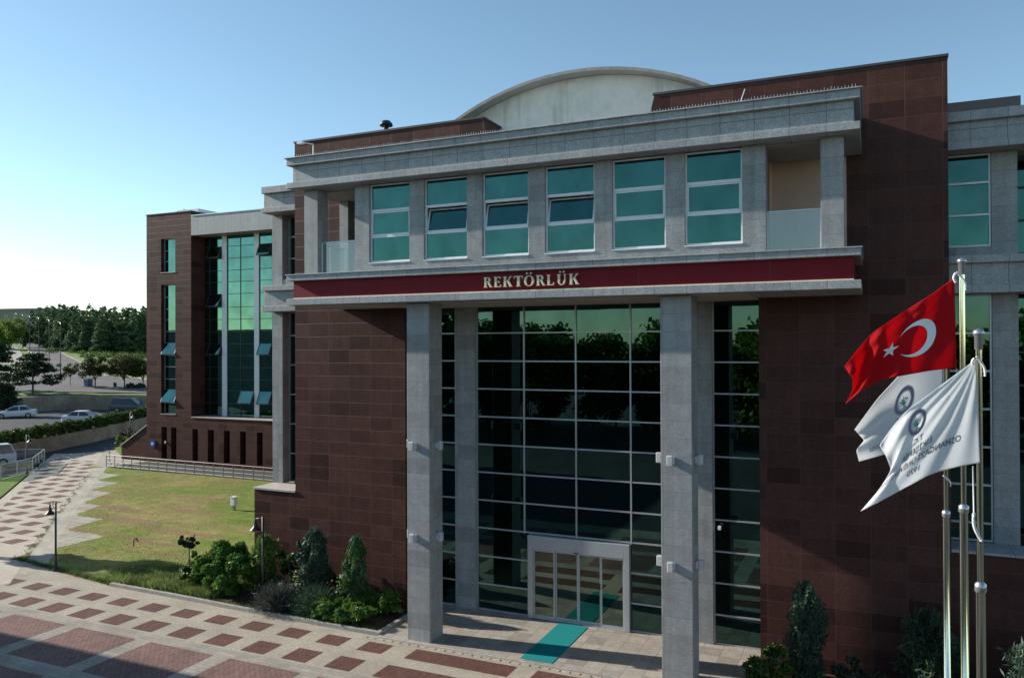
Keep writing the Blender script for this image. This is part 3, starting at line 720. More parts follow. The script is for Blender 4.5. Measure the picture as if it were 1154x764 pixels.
# barrel vault
m = MB(); R_, cz, cx = 10.27, 9.59, BX
def arc_pts(R, a0=62, n=40): return [(cx+R*math.cos(rad(90+a0-2*a0*i/n)), cz+R*math.sin(rad(90+a0-2*a0*i/n))) for i in range(n+1)]
o_, i_ = arc_pts(R_), arc_pts(R_-.05)
for k in range(40):
    (xa, za), (xb, zb), (xc, zc), (xd, zd) = o_[k], o_[k+1], i_[k+1], i_[k]
    m.hexa([(xd, 27.0, zd), (xc, 27.0, zc), (xc, 44, zc), (xd, 44, zd), (xa, 27.0, za), (xb, 27.0, zb), (xb, 44, zb), (xa, 44, za)], 'roof_metal')
rf = m.build('roof', B)
m = MB(); m.prism([(a, b) for a, b in arc_pts(R_-.13)][::-1], 27.9, 27.5, 'render_white', 'y'); m.build('gable', B)
rim = MB()
for k in range(40):
    (xa, za), (xb, zb), (xc, zc), (xd, zd) = arc_pts(R_-.005)[k], arc_pts(R_-.005)[k+1], arc_pts(R_-.12)[k+1], arc_pts(R_-.12)[k]
    rim.hexa([(xd, 26.97, zd), (xc, 26.97, zc), (xc, 26.999, zc), (xd, 26.999, zd), (xa, 26.97, za), (xb, 26.97, zb), (xb, 26.999, zb), (xa, 26.999, za)], 'kerb_stone')
    if k % 1 == 0: rim.hexa([(xd, 27.0, zd), (xc, 27.0, zc), (xc, 27.5, zc), (xd, 27.5, zd), (xd, 27.0, zd+.04), (xc, 27.0, zc+.04), (xc, 27.5, zc+.04), (xd, 27.5, zd+.04)], 'vault_soffit')
rim.build('roof_rim', B)
m = MB(); m.box(-22.9, 9, 27.42, 44, 15.5, 16.0, 'roofing'); m.build('roof_deck', B)
# roof fittings
m = MB(); c = (-17.35, 26.6, 18.45); m.lathe(c, [(.09, -.25), (.09, .18), (.14, .2), (.26, .18), (.24, .28), (.14, .38), (0, .41)], 'black_metal'); m.build('roof_cowl', B, smooth=True)
m = MB(); m.tube([(-18.55, 23.6, 16.7), (-18.55, 23.6, 17.35)], .02, 'white_frame'); m.tube([(-18.55, 23.6, 17.35), (-18.9, 23.5, 17.42)], .02, 'white_frame'); m.box(-19.1, -18.86, 23.35, 23.5, 17.36, 17.47, 'white_frame'); m.build('security_camera', B)
m = MB(); m.box(-3.62, -3.5, 24.9, 25.0, 16.7, 16.85, 'white_frame'); m.tube([(-3.56, 24.95, 16.85), (-3.6, 24.95, 17.2), (-3.5, 24.95, 17.5), (-3.42, 24.95, 17.72)], .012, 'white_frame'); m.build('aerial', B)

# ------------------------------------------------------------------ left wing
Wg = thing('office_wing', (-48, 50, 0), 'brown granite wing with tall green curtain wall and propped open panes behind the lawn', 'office building')
def openings_wall(m, x0, x1, z0, z1, y0, y1, holes, mat):
    """wall of boxes around rectangular holes (x0,x1,z0,z1)"""
    xs = sorted({x0, x1, *[h[0] for h in holes], *[h[1] for h in holes]})
    for a, b in zip(xs, xs[1:]):
        hz = sorted([(h[2], h[3]) for h in holes if h[0] <= a+1e-6 and h[1] >= b-1e-6]); z = z0
        for p, q in hz:
            if p > z: m.box(a, b, y0, y1, z, p, mat)
            z = q
        if z < z1: m.box(a, b, y0, y1, z, z1, mat)
slots_t = [(-55.43, -54.79), (-54.31, -53.68)]; slots_w = [(-51.88, -51.26), (-50.18, -49.5), (-48.44, -47.79), (-46.70, -46.09), (-44.96, -44.36), (-43.2, -42.6)]
m = MB()
openings_wall(m, -57.17, -52.0, -.9, 21.3, 50.0, 50.5, [(-55.45, -53.79, 4.22, 15.23), (-55.45, -53.79, 16.29, 19.17)]+[(a, b, .38, 3.09) for a, b in slots_t], 'brown_granite')
openings_wall(m, -52.0, -24.0, -.9, 4.0, 50.0, 50.5, [(a, b, .38, 3.05) for a, b in slots_w], 'brown_granite')
m.box(-57.17, -52.0, 50.5, 62, -.9, 21.3, 'brown_granite') if 0 else None
m.box(-57.17, -56.8, 50.5, 64, -.9, 21.3, 'brown_granite'); m.box(-52.35, -52.0, 50.5, 64, -.9, 21.3, 'brown_granite')
m.box(-56.8, -24., 63.6, 64, -.9, 20.8, 'brown_granite')
m.build('wall', Wg)
m = MB(); m.box(-57.22, -51.95, 49.95, 64, 21.3, 21.37, 'roof_metal'); m.build('coping', Wg); m = MB(); m.box(-51.94, -24, 49.95, 64, 20.9, 20.97, 'alu_frame'); m.build('coping', Wg)
m = MB(); m.box(-51.95, -24.0, 49.93, 51.4, 4.0, 4.07, 'pale_ledge'); m.build('ledge', Wg)
m = MB(); m.box(-52.0, -24.0, 50.0, 50.4, 19.27, 20.9, 'grey_cornice'); m.box(-52.0, -24, 50.4, 51.6, 19.27, 19.35, 'grey_cornice'); m.build('parapet', Wg)
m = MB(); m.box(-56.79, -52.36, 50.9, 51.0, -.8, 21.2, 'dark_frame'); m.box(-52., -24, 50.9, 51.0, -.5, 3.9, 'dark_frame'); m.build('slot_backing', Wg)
rowz = [4.10, 5.13, 6.21, 7.16, 8.17, 9.18, 10.15, 11.21, 12.22, 13.24, 14.36, 15.38, 16.35, 17.36, 18.37, 19.27]
m = MB(); m.box(-52.0, -24, 51.5, 51.52, 4.07, 19.27, 'wing_glass'); cw = m.build('curtain_wall', Wg)
f = MB()
cols = [-51.4, -50.0, -49.41, -48.0, -46.51, -45.95, -44.63, -43.2, -42.0, -41.4, -40.0]
for v in cols: f.box(v-.025, v+.025, 51.46, 51.5, 4.08, 19.27, 'dark_frame')
for z in rowz[1:-1]: f.box(-52.0, -24, 51.465, 51.5, z-.022, z+.022, 'dark_frame')
f.box(-50.0+.03, -49.41-.03, 51.40, 51.458, 4.08, 19.27, 'white_frame'); f.box(-46.51+.03, -45.95-.03, 51.40, 51.458, 4.08, 19.27, 'white_frame')
f.build('mullions', cw)
def awning(parent, x0, x1, z0, z1, y, ang):
    h = z1-z0; s_, c_ = math.sin(ang)*h, math.cos(ang)*h; zt = z1; g = MB()
    g.hexa([(x0, y-s_, zt-c_), (x1, y-s_, zt-c_), (x1, y-s_+.03, zt-c_), (x0, y-s_+.03, zt-c_), (x0, y, zt), (x1, y, zt), (x1, y+.03, zt), (x0, y+.03, zt)], 'wing_glass')
    o = g.build('open_sash', parent); fr = MB(); y -= .01; e = .05
    for a, b in ((x0-.02, x0+e), (x1-e, x1+.02)):
        fr.hexa([(a, y-s_-.01, zt-c_), (b, y-s_-.01, zt-c_), (b, y-s_+.06, zt-c_), (a, y-s_+.06, zt-c_), (a, y-.01, zt), (b, y-.01, zt), (b, y+.06, zt), (a, y+.06, zt)], 'dark_frame')
    fr.box(x0, x1, y-s_-.012, y-s_+.05, zt-c_-.03, zt-c_+.03, 'dark_frame'); fr.build('frame', o)
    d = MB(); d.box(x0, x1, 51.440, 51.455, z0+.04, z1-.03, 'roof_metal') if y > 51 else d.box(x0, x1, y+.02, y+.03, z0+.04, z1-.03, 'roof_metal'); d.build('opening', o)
A_ = rad(24)
for x0, x1, z0, z1 in ((-51.38, -50.02, 17.36, 18.37), (-51.38, -50.02, 13.24, 14.36), (-51.38, -50.02, 9.18, 10.15), (-45.93, -44.65, 17.36, 18.37), (-45.93, -44.65, 9.18, 10.15), (-47.98, -46.53, 5.13, 6.21), (-45.93, -44.65, 5.13, 6.21)):
    awning(cw, x0, x1, z0, z1, 51.44, A_)
for z0, z1, zs in ((16.29, 19.17, (17.25, 18.16)), (4.22, 15.23, (5.11, 6.25, 7.16, 8.22, 9.2, 10.22, 11.24, 12.26, 13.17, 14.19))):
    f = MB(); x0, x1, y = -55.45, -53.79, 50.4
    f.box(x0, x0+.04, y-.04, y, z0, z1, 'alu_frame'); f.box(x1-.04, x1, y-.04, y, z0, z1, 'alu_frame'); f.box(x0+.04, x1-.04, y-.04, y, z0, z0+.05, 'alu_frame'); f.box(x0+.04, x1-.04, y-.04, y, z1-.05, z1, 'alu_frame')
    for z in zs: f.box(x0+.04, x1-.04, y-.04, y, z-.022, z+.022, 'alu_frame')
    o = f.build('window', Wg); g = MB(); g.box(x0, x1, y, y+.015, z0, z1, 'wing_glass'); g.build('pane', o)
    g = MB(); g.box(x0-.04, x1+.04, 49.96, 50.3, z0-.06, z0-.002, 'pale_ledge'); g.build('sill', o)
    if z0 < 10:
        awning(o, x0+.05, x1-.05, 9.2, 10.22, y-.06, A_); awning(o, x0+.05, x1-.05, 5.11, 6.25, y-.06, A_)
m = MB(); m.box(-54.9, -52.4, 51.2, 53.5, 21.37, 21.75, 'white_frame'); m.prism([(-55.2, 21.37), (-54.6, 21.37), (-54.6, 21.95)], 53.0, 51.6, 'lamp_white', 'y'); m.build('roof_hatch', Wg)
m = MB(); m.tube([(-56.35, 49.90, 1.62), (-56.35, 49.995, 1.62)], .32, 'sign_blue', 20); m.box(-56.5, -56.25, 49.88, 49.90, 1.52, 1.70, 'lamp_white')
m.build('round_sign', Wg)
m = MB(); m.box(-55.0, -54.85, 49.93, 49.995, 1.7, 1.9, 'gold_letter'); m.build('wall_plate', Wg)
# stair parapet at the tower foot
t = thing('stair_wall', (-58.6, 50.6, 0), 'sloping brown granite stair parapet beside the wing tower', 'stair wall')
m = MB(); m.prism([(-60.6, -.05), (-57.2, -.05), (-57.2, 3.2), (-60.6, 1.15)], 51.2, 50.3, 'brown_granite', 'y'); m.build('wall', t)
m = MB(); m.hexa([(-60.66, 50.22, 1.15), (-57.18, 50.22, 3.25), (-57.18, 51.28, 3.25), (-60.66, 51.28, 1.15), (-60.66, 50.22, 1.25), (-57.18, 50.22, 3.35), (-57.18, 51.28, 3.35), (-60.66, 51.28, 1.25)], 'pale_ledge'); m.build('coping', t)

# railing along the light well
t = thing('railing', (-50, 46.3, 0), 'long tan steel railing between the lawn and the wing', 'railing')
m = MB(); p0, p1 = Vector((-57.9, 46.6, 0)), Vector((-24, 45.9, 0)); k0 = Vector((-59.6, 48.3, 0))
for z in (.12, .42, .72, 1.0):
    m.tube([k0+Vector((0, 0, z)), p0+Vector((0, 0, z))], .022, 'rail_steel', 5); m.tube([p0+Vector((0, 0, z)), p1+Vector((0, 0, z))], .028 if z > .9 else .02, 'rail_steel', 5)
m.build('rail', t)
for k in range(35):
    q = p0.lerp(p1, k/34); m = MB(); m.box(q.x-.022, q.x+.022, q.y-.022, q.y+.022, 0, 1.0, 'rail_steel'); m.build('post', t)
m = MB(); m.box(k0.x-.025, k0.x+.025, k0.y-.025, k0.y+.025, 0, 1.0, 'rail_steel'); m.build('post', t)
mb = MB(); mb.poly([(-57.9, 46.7, .02), (-24, 46.0, .02), (-24, 46.5, .02), (-57.9, 47.2, .02)], 'kerb_stone'); mb.poly([(-57.9, 47.2, .008), (-24, 46.5, .008), (-24, 50.1, .008), (-57.2, 50.1, .008)], 'asphalt'); struct('light_well', mb)

# ------------------------------------------------------------------ flags and poles
def pole(y, x, top, zc, label, r0, r1):
    t = thing('flagpole', (x, y, 0), label, 'flagpole', 'stainless flagpoles in a row')
    m = MB(); m.lathe((x, y, 0), [(.16, 0), (.16, .04), (r0, .05), (r0, zc-.05)], 'chrome', 20); m.build('lower_tube', t, smooth=True)
    m = MB(); m.lathe((x, y, 0), [(r1, zc-.05), (r1, top)], 'chrome', 20); m.build('upper_tube', t, smooth=True)
    m = MB(); m.lathe((x, y, zc), [(r0, -.07), (r0+.012, -.06), (r0+.012, .03), (r1, .06)], 'rim', 20); m.build('collar', t, smooth=True)
    m = MB(); m.lathe((x, y, top), [(r1, -.17), (r1+.01, -.16), (r1+.01, 0), (r1+.022, .015), (r1+.03, .04), (r1+.018, .075), (0, .095)], 'rim', 20); m.build('finial', t, smooth=True)
    return t
F1, F2, F3 = (11.52, 1.24), (14.1, 1.30), (16.5, 1.24)
def wpt(px, py, D): # point seen at pixel (px,py) at camera depth D
    return Vector((0, 0, 10))+(Fv*898.3+R2*(px-577)-U2*(py-382))*(D/898.3)
D1, D2, D3 = [Vector((x, y, 0)).dot(Fv) for y, x in (F1, F2, F3)]
p1 = pole(F1[0], F1[1], 10.08, 6.95, 'nearest flagpole, carrying the front white flag', .056, .038)
p2 = pole(F2[0], F2[1], 11.22, 7.45, 'middle and tallest flagpole, carrying the red flag', .062, .040)
p3 = pole(F3[0], F3[1], 10.05, 6.9, 'farthest flagpole, carrying the half hidden white flag', .058, .038)
def rope(t, pts, r=.012, n=6):
    m = MB(); m.tube(pts, r, 'rope', n); m.build('rope', t, smooth=True)
def coil(a, b, sag, n=16):
    out = []
    for i in range(n+1):
        q = a.lerp(b, i/n); q.z -= sag*math.sin(math.pi*i/n)*0; q += R2*(math.sin(math.pi*i/n)*sag); out.append(q)
    return out
rope(p1, coil(wpt(1100, 402, D1-.06), wpt(1110, 424, D1-.06), .04), .014); rope(p1, coil(wpt(1098, 404, D1-.07), wpt(1097, 412, D1-.07), -.02), .016)
rope(p1, coil(wpt(1097.5, 578, D1-.07), wpt(1106, 609, D1-.07), -.04), .018); rope(p1, [wpt(1096.5, 525, D1-.06), wpt(1097.5, 578, D1-.06)], .008)
rope(p2, coil(wpt(1078, 307, D2-.06), wpt(1088, 327, D2-.06), .05), .016); rope(p2, coil(wpt(1077, 308, D2-.07), wpt(1077, 318, D2-.07), -.03), .018)
rope(p2, [wpt(1078, 415, D2-.05), wpt(1079, 470, D2-.05)], .008)
rope(p3, coil(wpt(1063, 536, D3-.06), wpt(1071, 548, D3-.06), .05), .014)

def curve(pts):
    P_ = np.array(pts, float); d = np.r_[0, np.cumsum(np.hypot(*np.diff(P_, axis=0).T))]; d /= d[-1]
    def f(u):
        # monotone catmull-ish smoothing
        x = np.interp(u, d, P_[:, 0]); y = np.interp(u, d, P_[:, 1]); e = .03
        x2 = (np.interp(min(1, u+e), d, P_[:, 0])+np.interp(max(0, u-e), d, P_[:, 0]))/2; y2 = (np.interp(min(1, u+e), d, P_[:, 1])+np.interp(max(0, u-e), d, P_[:, 1]))/2
        w = min(u, 1-u)/.05; w = min(1, w); return x*(1-w)+x2*w, y*(1-w)+y2*w
    return f
def flag(name, pxs, D, top, bottom, fly, mat, label, wave, seed):
    """a cloth hung from its hoist: top, bottom and fly edges with folds in depth"""
    ft, fb, ff = curve(top), curve(bottom), curve(fly)
    e0, e1 = np.array(ft(1.)), np.array(fb(1.))
    def S(u, v):
        a, b = np.array(ft(u)), np.array(fb(u)); p = a*(1-v)+b*v
        c = np.array(ff(v))-(e0*(1-v)+e1*v); p = p+c*u**3
        return wpt(p[0], p[1], D+wave(u, v))
    nu, nv = 96, 64; m = MB(); g = [[S(i/nu, j/nv) for j in range(nv+1)] for i in range(nu+1)]
    base = g[0][nv]; t = thing(name, base, label, 'flag')
    b = len(m.v); m._mi(mat)
    for i in range(nu+1):
        for j in range(nv+1): m.v.append(tuple(g[i][j]))
    for i in range(nu):
        for j in range(nv): m.f.append((b+i*(nv+1)+j, b+i*(nv+1)+j+1, b+(i+1)*(nv+1)+j+1, b+(i+1)*(nv+1)+j)); m.m.append(0)
    o = m.build('cloth', t, smooth=True)
    md = o.modifiers.new('s', 'SOLIDIFY'); md.thickness = .003; md.offset = 0
    def mark(polys, mname, mt):
        mm = MB(); mm._mi(mt)
        for q in polys:
            for sgn in (-1, 1):
                pts = []
                for x, y in q:
                    u, v = x/1.5, 1-y; u = min(max(u, .001), .999); v = min(max(v, .001), .999); p = S(u, v)
                    du = S(min(1, u+.01), v)-S(max(0, u-.01), v); dv = S(u, min(1, v+.01))-S(u, max(0, v-.01)); n = du.cross(dv).normalized()
                    pts.append(p+n*sgn*.008)
                mm.poly(pts, mt)
        return mm.build(mname, t)
    return t, mark
def ring(cx, cy, ro, ri, n=36, icx=None, icy=None):
    icx = cx if icx is None else icx; icy = cy if icy is None else icy; out = []
    for i in range(n):
        a, b = 2*math.pi*i/n, 2*math.pi*(i+1)/n
        out.append([(cx+ro*math.cos(a), cy+ro*math.sin(a)), (cx+ro*math.cos(b), cy+ro*math.sin(b)), (icx+ri*math.cos(b), icy+ri*math.sin(b)), (icx+ri*math.cos(a), icy+ri*math.sin(a))])
    return out
def text_polys(txt, size, cx, y):
    c = bpy.data.curves.new('t', 'FONT'); c.body = txt; c.size = size; c.align_x = 'CENTER'; c.resolution_u = 2; c.offset = size*.014
    o = bpy.data.objects.new('t', c); COL.objects.link(o); bpy.context.view_layer.update(); me = o.to_mesh()
    ps = [[(cx+me.vertices[i].co.x, y+me.vertices[i].co.y) for i in p.vertices] for p in me.polygons]
    o.to_mesh_clear(); bpy.data.objects.remove(o); bpy.data.curves.remove(c); return ps
z6 = lambda a, b: (940+a/5.093, 310+b/5.093)
def wave2(u, v):
    ph = math.atan2(v+.03, u+.04)
    return -.02+.010*math.sin(ph*20)*u+.16*math.sin(u*7.5+v*2.2)*u+.05*math.sin(u*19-v*5)*u**.5+.25*u
t, mark = flag('red_flag', None, D2, [z6(*p) for p in ((690, 15), (560, 110), (400, 210), (220, 330), (140, 420), (60, 525))],
    [z6(*p) for p in ((703, 535), (630, 540), (555, 548), (430, 570), (270, 600), (180, 650), (120, 690), (65, 740))],
    [z6(*p) for p in ((60, 525), (108, 600), (106, 660), (65, 740))], 'flag_red', 'red Turkish flag with white crescent and star blowing left from the middle pole', wave2, 1)
# crescent: outer disc minus an inner disc set towards the fly
cre = []; cx0, r_o, cx1, r_i = .5, .25, .5625, .2; n = 64
xi = (r_o**2-r_i**2+(cx1-cx0)**2)/(2*(cx1-cx0)); yi = math.sqrt(max(0, r_o**2-xi**2)); ao = math.atan2(yi, xi); ai = math.atan2(yi, xi-(cx1-cx0))
n = 90
for i in range(n):
    a, b = ao+(2*math.pi-2*ao)*i/n, ao+(2*math.pi-2*ao)*(i+1)/n; c_, d_ = ai+(2*math.pi-2*ai)*i/n, ai+(2*math.pi-2*ai)*(i+1)/n
    cre.append([(cx0+r_o*math.cos(a), .5+r_o*math.sin(a)), (cx0+r_o*math.cos(b), .5+r_o*math.sin(b)), (cx1+r_i*math.cos(d_), .5+r_i*math.sin(d_)), (cx1+r_i*math.cos(c_), .5+r_i*math.sin(c_))])
st = []; sc_ = (.845, .5)
for k in range(5):
    a = math.pi+2*math.pi*k/5; b0, b1 = a-math.pi/5, a+math.pi/5; r1, r2 = .125, .125*.382
    st.append([sc_, (sc_[0]+r2*math.cos(b0), sc_[1]+r2*math.sin(b0)), (sc_[0]+r1*math.cos(a), sc_[1]+r1*math.sin(a)), (sc_[0]+r2*math.cos(b1), sc_[1]+r2*math.sin(b1))])
def split4(q):
    m_ = lambda a, b: ((a[0]+b[0])/2, (a[1]+b[1])/2)
    a, b, c, d = q; ab, bc, cd, da = m_(a, b), m_(b, c), m_(c, d), m_(d, a); o = m_(ab, cd); return [[a, ab, o, da], [ab, b, bc, o], [o, bc, c, cd], [da, o, cd, d]]
st = [w for q in st for p in split4(q) for w in split4(p)]; cre_ = [w for q in cre for w in split4(q)]
mark(st, 'star', 'cloth_mark'); mark(cre_, 'crescent', 'cloth_mark')
def emblem(mark, cx, cy, r):
    mark(ring(cx, cy, r, r*.74, 40), 'emblem_ring', 'emblem_purple'); mark(ring(cx, cy, r*1.06, r*1.03, 40)+ring(cx, cy, r*.70, r*.67, 40), 'emblem_line', 'emblem_purple')
    q = []   # a small branching figure in the middle of the crest
    for k in range(7):
        a = rad(90+(k-3)*26); l = r*(.55 if k % 2 else .48); w = r*.07
        q.append([(cx-math.sin(a)*w*.5, cy-r*.3+math.cos(a)*w*.5), (cx+math.cos(a)*l, cy-r*.3+math.sin(a)*l*1.25), (cx+math.cos(a)*l*1.05+math.sin(a)*w, cy-r*.3+math.sin(a)*l*1.1), (cx+math.sin(a)*w*.5, cy-r*.3-math.cos(a)*w*.5)])
        if k in (1, 2, 4, 5): ex, ey = cx+math.cos(a)*l*.8, cy-r*.3+math.sin(a)*l*.95; q.append([(ex-w, ey-w), (ex+w, ey-w*.6), (ex+w*.8, ey+w), (ex-w*.7, ey+w*.8)])
    q.append([(cx-r*.04, cy-r*.62), (cx+r*.04, cy-r*.62), (cx+r*.04, cy-r*.2), (cx-r*.04, cy-r*.2)]); q.append([(cx-r*.3, cy-r*.62), (cx+r*.3, cy-r*.62), (cx+r*.22, cy-r*.54), (cx-r*.22, cy-r*.54)])
    mark(q, 'emblem_tree', 'emblem_teal')
z5 = lambda a, b: (970+a/4.493, 410+b/4.493)
def wave1(u, v):
    f = min(1, u*4)
    ph = math.atan2(v+.03, u+.04); rr0 = math.hypot(u, v)
    return -.03*f+.016*math.sin(ph*24)*min(1, rr0*2)*(1-.4*u)+.045*math.sin(ph*9+u*2)*u+.09*math.sin(u*8-v*2)*u-.15*u
t1, mark1 = flag('white_flag', None, D1-.05, [z5(*p) for p in ((580, -25), (540, 10), (450, 75), (330, 165), (235, 232), (155, 325), (95, 412))],
    [z5(*p) for p in ((604, 500), (500, 518), (430, 535), (350, 560), (200, 640), (90, 700), (0, 745))],
    [z5(*p) for p in ((95, 412), (130, 470), (155, 540), (90, 640), (0, 745))], 'flag_white', 'large white flag in front, with round crest and mirrored lettering, on the nearest pole', wave1, 2)
emblem(mark1, .86, .775, .135)
for tx, sz, y in (('T.C.', .105, .52), ('ESKİŞEHİR', .105, .40), ('OSMANGAZİ ÜNİVERSİTESİ', .105, .27), ('1970', .105, .14)):
    mark1(text_polys(tx, sz*.92, .84, y), 'lettering', 'ink')
def wave3(u, v): return .12*math.sin(u*8+v*2)*u+.1*u+.03*math.sin(v*14+u*6)*u
t3, mark3 = flag('white_flag', None, D3, [(1063.5, 372), (1040, 396), (1012, 424), (988, 450), (963, 484)],
    [(1061, 507), (1040, 502), (1018, 504), (997, 512), (968, 520)], [(963, 484), (974, 496), (965, 507), (968, 520)], 'flag_white', 'white flag half hidden behind the red and the front white flags', wave3, 3)
emblem(mark3, .66, .62, .165)
for tx, sz, y in (('T.C.', .085, .38), ('ESKİŞEHİR', .085, .26), ('OSMANGAZİ ÜNİVERSİTESİ', .085, .14)):
    mark3(text_polys(tx, sz, .75, y), 'lettering', 'ink')

# ------------------------------------------------------------------ doormat, lamps, small things
m = MB(); m.box(-10.2, -9.12, 23.24, 26.72, .052, .066, 'mat_teal'); o = recenter(m, 'doormat', 'long teal entrance mat laid on the pale platform', 'doormat')
def plaza_lamp(x, y, label, dirx, h=3.05):
    t = thing('lamp_post', (x, y, 0), label, 'lamp post', 'black lamp posts by the plaza')
    m = MB(); m.lathe((x, y, 0), [(.13, 0), (.13, .1), (.075, .16), (.055, .5), (.045, .55), (.042, h), (0, h+.02)], 'black_metal', 12); m.build('post', t, smooth=True)
    hx, hz = x+dirx*.38, h-.2
    m = MB(); m.tube([(x, y, h-.1), (x+dirx*.2, y, h-.07), (hx, y, h-.12)], .02, 'black_metal', 6); m.tube([(x, y, h-.35), (x+dirx*.22, y, h-.12)], .014, 'black_metal', 6); m.build('arm', t)
    m = MB(); m.lathe((hx, y, hz), [(.015, .14), (.03, .06), (.05, -.08), (.09, -.22), (.21, -.33), (.22, -.36)], 'black_metal', 18); s = m.build('lamp_shade', t, smooth=True)
    m = MB(); m.lathe((hx, y, hz-.36), [(.20, .01), (.17, -.03), (.09, -.055), (0, -.065)], 'lamp_white', 18); m.build('diffuser', s, smooth=True)
plaza_lamp(-33.21, 24.14, 'black lamp post on the shaded lawn corner, nearest the plaza', -1)
plaza_lamp(-60.72, 41.68, 'black lamp post beside the white fence', 1)
plaza_lamp(-71.2, 60.2, 'black lamp post in front of the hedge near the wing tower', 1)
plaza_lamp(-21.6, 24.35, 'black lamp post among the shrubs by the brown wall', -1, 3.35)
t = thing('utility_box', (-35.3, 37.3, 0), 'small white utility pillar standing alone on the lawn', 'utility box')
m = MB(); m.box(-35.42, -35.28, 37.25, 37.4, 0, .3, 'pole_grey'); m.build('stand', t); m = MB(); m.box(-35.50, -35.18, 37.17, 37.47, .3, .80, 'white_frame'); m.build('body', t, bevel=.03); m = MB(); m.box(-35.53, -35.15, 37.14, 37.50, .80, .84, 'lamp_white'); m.build('lid', t)
t = thing('lawn_tap', (-33.6, 28.6, 0), 'small dark garden tap standing on the lawn near the shadow', 'tap')
m = MB(); m.tube([(-33.6, 28.6, 0), (-33.6, 28.6, .35), (-33.45, 28.6, .42), (-33.3, 28.6, .30)], .03, 'black_metal'); m.build('pipe', t); m = MB(); m.tube([(-33.45, 28.5, .42), (-33.45, 28.7, .42)], .02, 'black_metal'); m.build('handle', t)
# kerb of the planting bed
m = MB()
ln = [(-29.03, 23.66), (-25.3, 23.58), (-21.3, 23.42), (-18.6, 23.36), (-15.62, 23.32)]
for (xa, ya), (xb, yb) in zip(ln, ln[1:]): m.hexa([(xa, ya-.16, 0), (xb, yb-.16, 0), (xb, yb, 0), (xa, ya, 0), (xa, ya-.16, .13), (xb, yb-.16, .13), (xb, yb, .13), (xa, ya, .13)], 'kerb_stone')
m.box(-15.62, -15.46, 23.16, 25.88, 0, .13, 'kerb_stone'); m.box(-2.2, 12, 22.9, 23.06, 0, .12, 'kerb_stone')
struct('kerb', m)
mb = MB(); mb.poly([(x, y, .02) for x, y in ((-24.5, 23.58), (-21.3, 23.43), (-15.62, 23.33), (-15.62, 25.9), (-23.3, 25.9), (-24.5, 25.4))], 'soil'); mb.poly([(x, y, .02) for x, y in ((-2.2, 23.06), (12, 23.06), (12, 25.9), (-2.2, 25.9))], 'soil'); struct('soil_bed', mb)

# white glazed fence
t = thing('glazed_fence', (-60.3, 41, 0), 'white framed glass fence round the sunken car yard', 'fence')
fl = [Vector((-62.5, 33.5, 0)), Vector((-59.2, 38.9, 0)), Vector((-59.6, 41.5, 0)), Vector((-65.1, 46.3, 0)), Vector((-69.5, 46.3, 0))]
fl = [Vector((-70, 34, 0)), Vector((-59.6, 38.9, 0)), Vector((-60.9, 42.3, 0)), Vector((-65.0, 46.2, 0)), Vector((-72, 42.5, 0))]
for a, b in zip(fl, fl[1:]):
    d = (b-a); n = max(1, round(d.length/1.5)); dn = d.normalized(); pn = Vector((-dn.y, dn.x, 0))*.01
    m = MB(); q = [a-pn, b-pn, b+pn, a+pn]; m.hexa([(*v.xy, .12) for v in q]+[(*v.xy, 1.12) for v in q], 'clear_glass'); m.build('glass_panel', t)
    m = MB(); m.tube([a+Vector((0, 0, 1.15)), b+Vector((0, 0, 1.15))], .03, 'fence_white', 6); m.tube([a+Vector((0, 0, .1)), b+Vector((0, 0, .1))], .03, 'fence_white', 6); m.build('rail', t)
    for k in range(n):
        p = a.lerp(b, k/n); m = MB(); m.box(p.x-.03, p.x+.03, p.y-.03, p.y+.03, 0, 1.15, 'fence_white'); m.build('post', t)

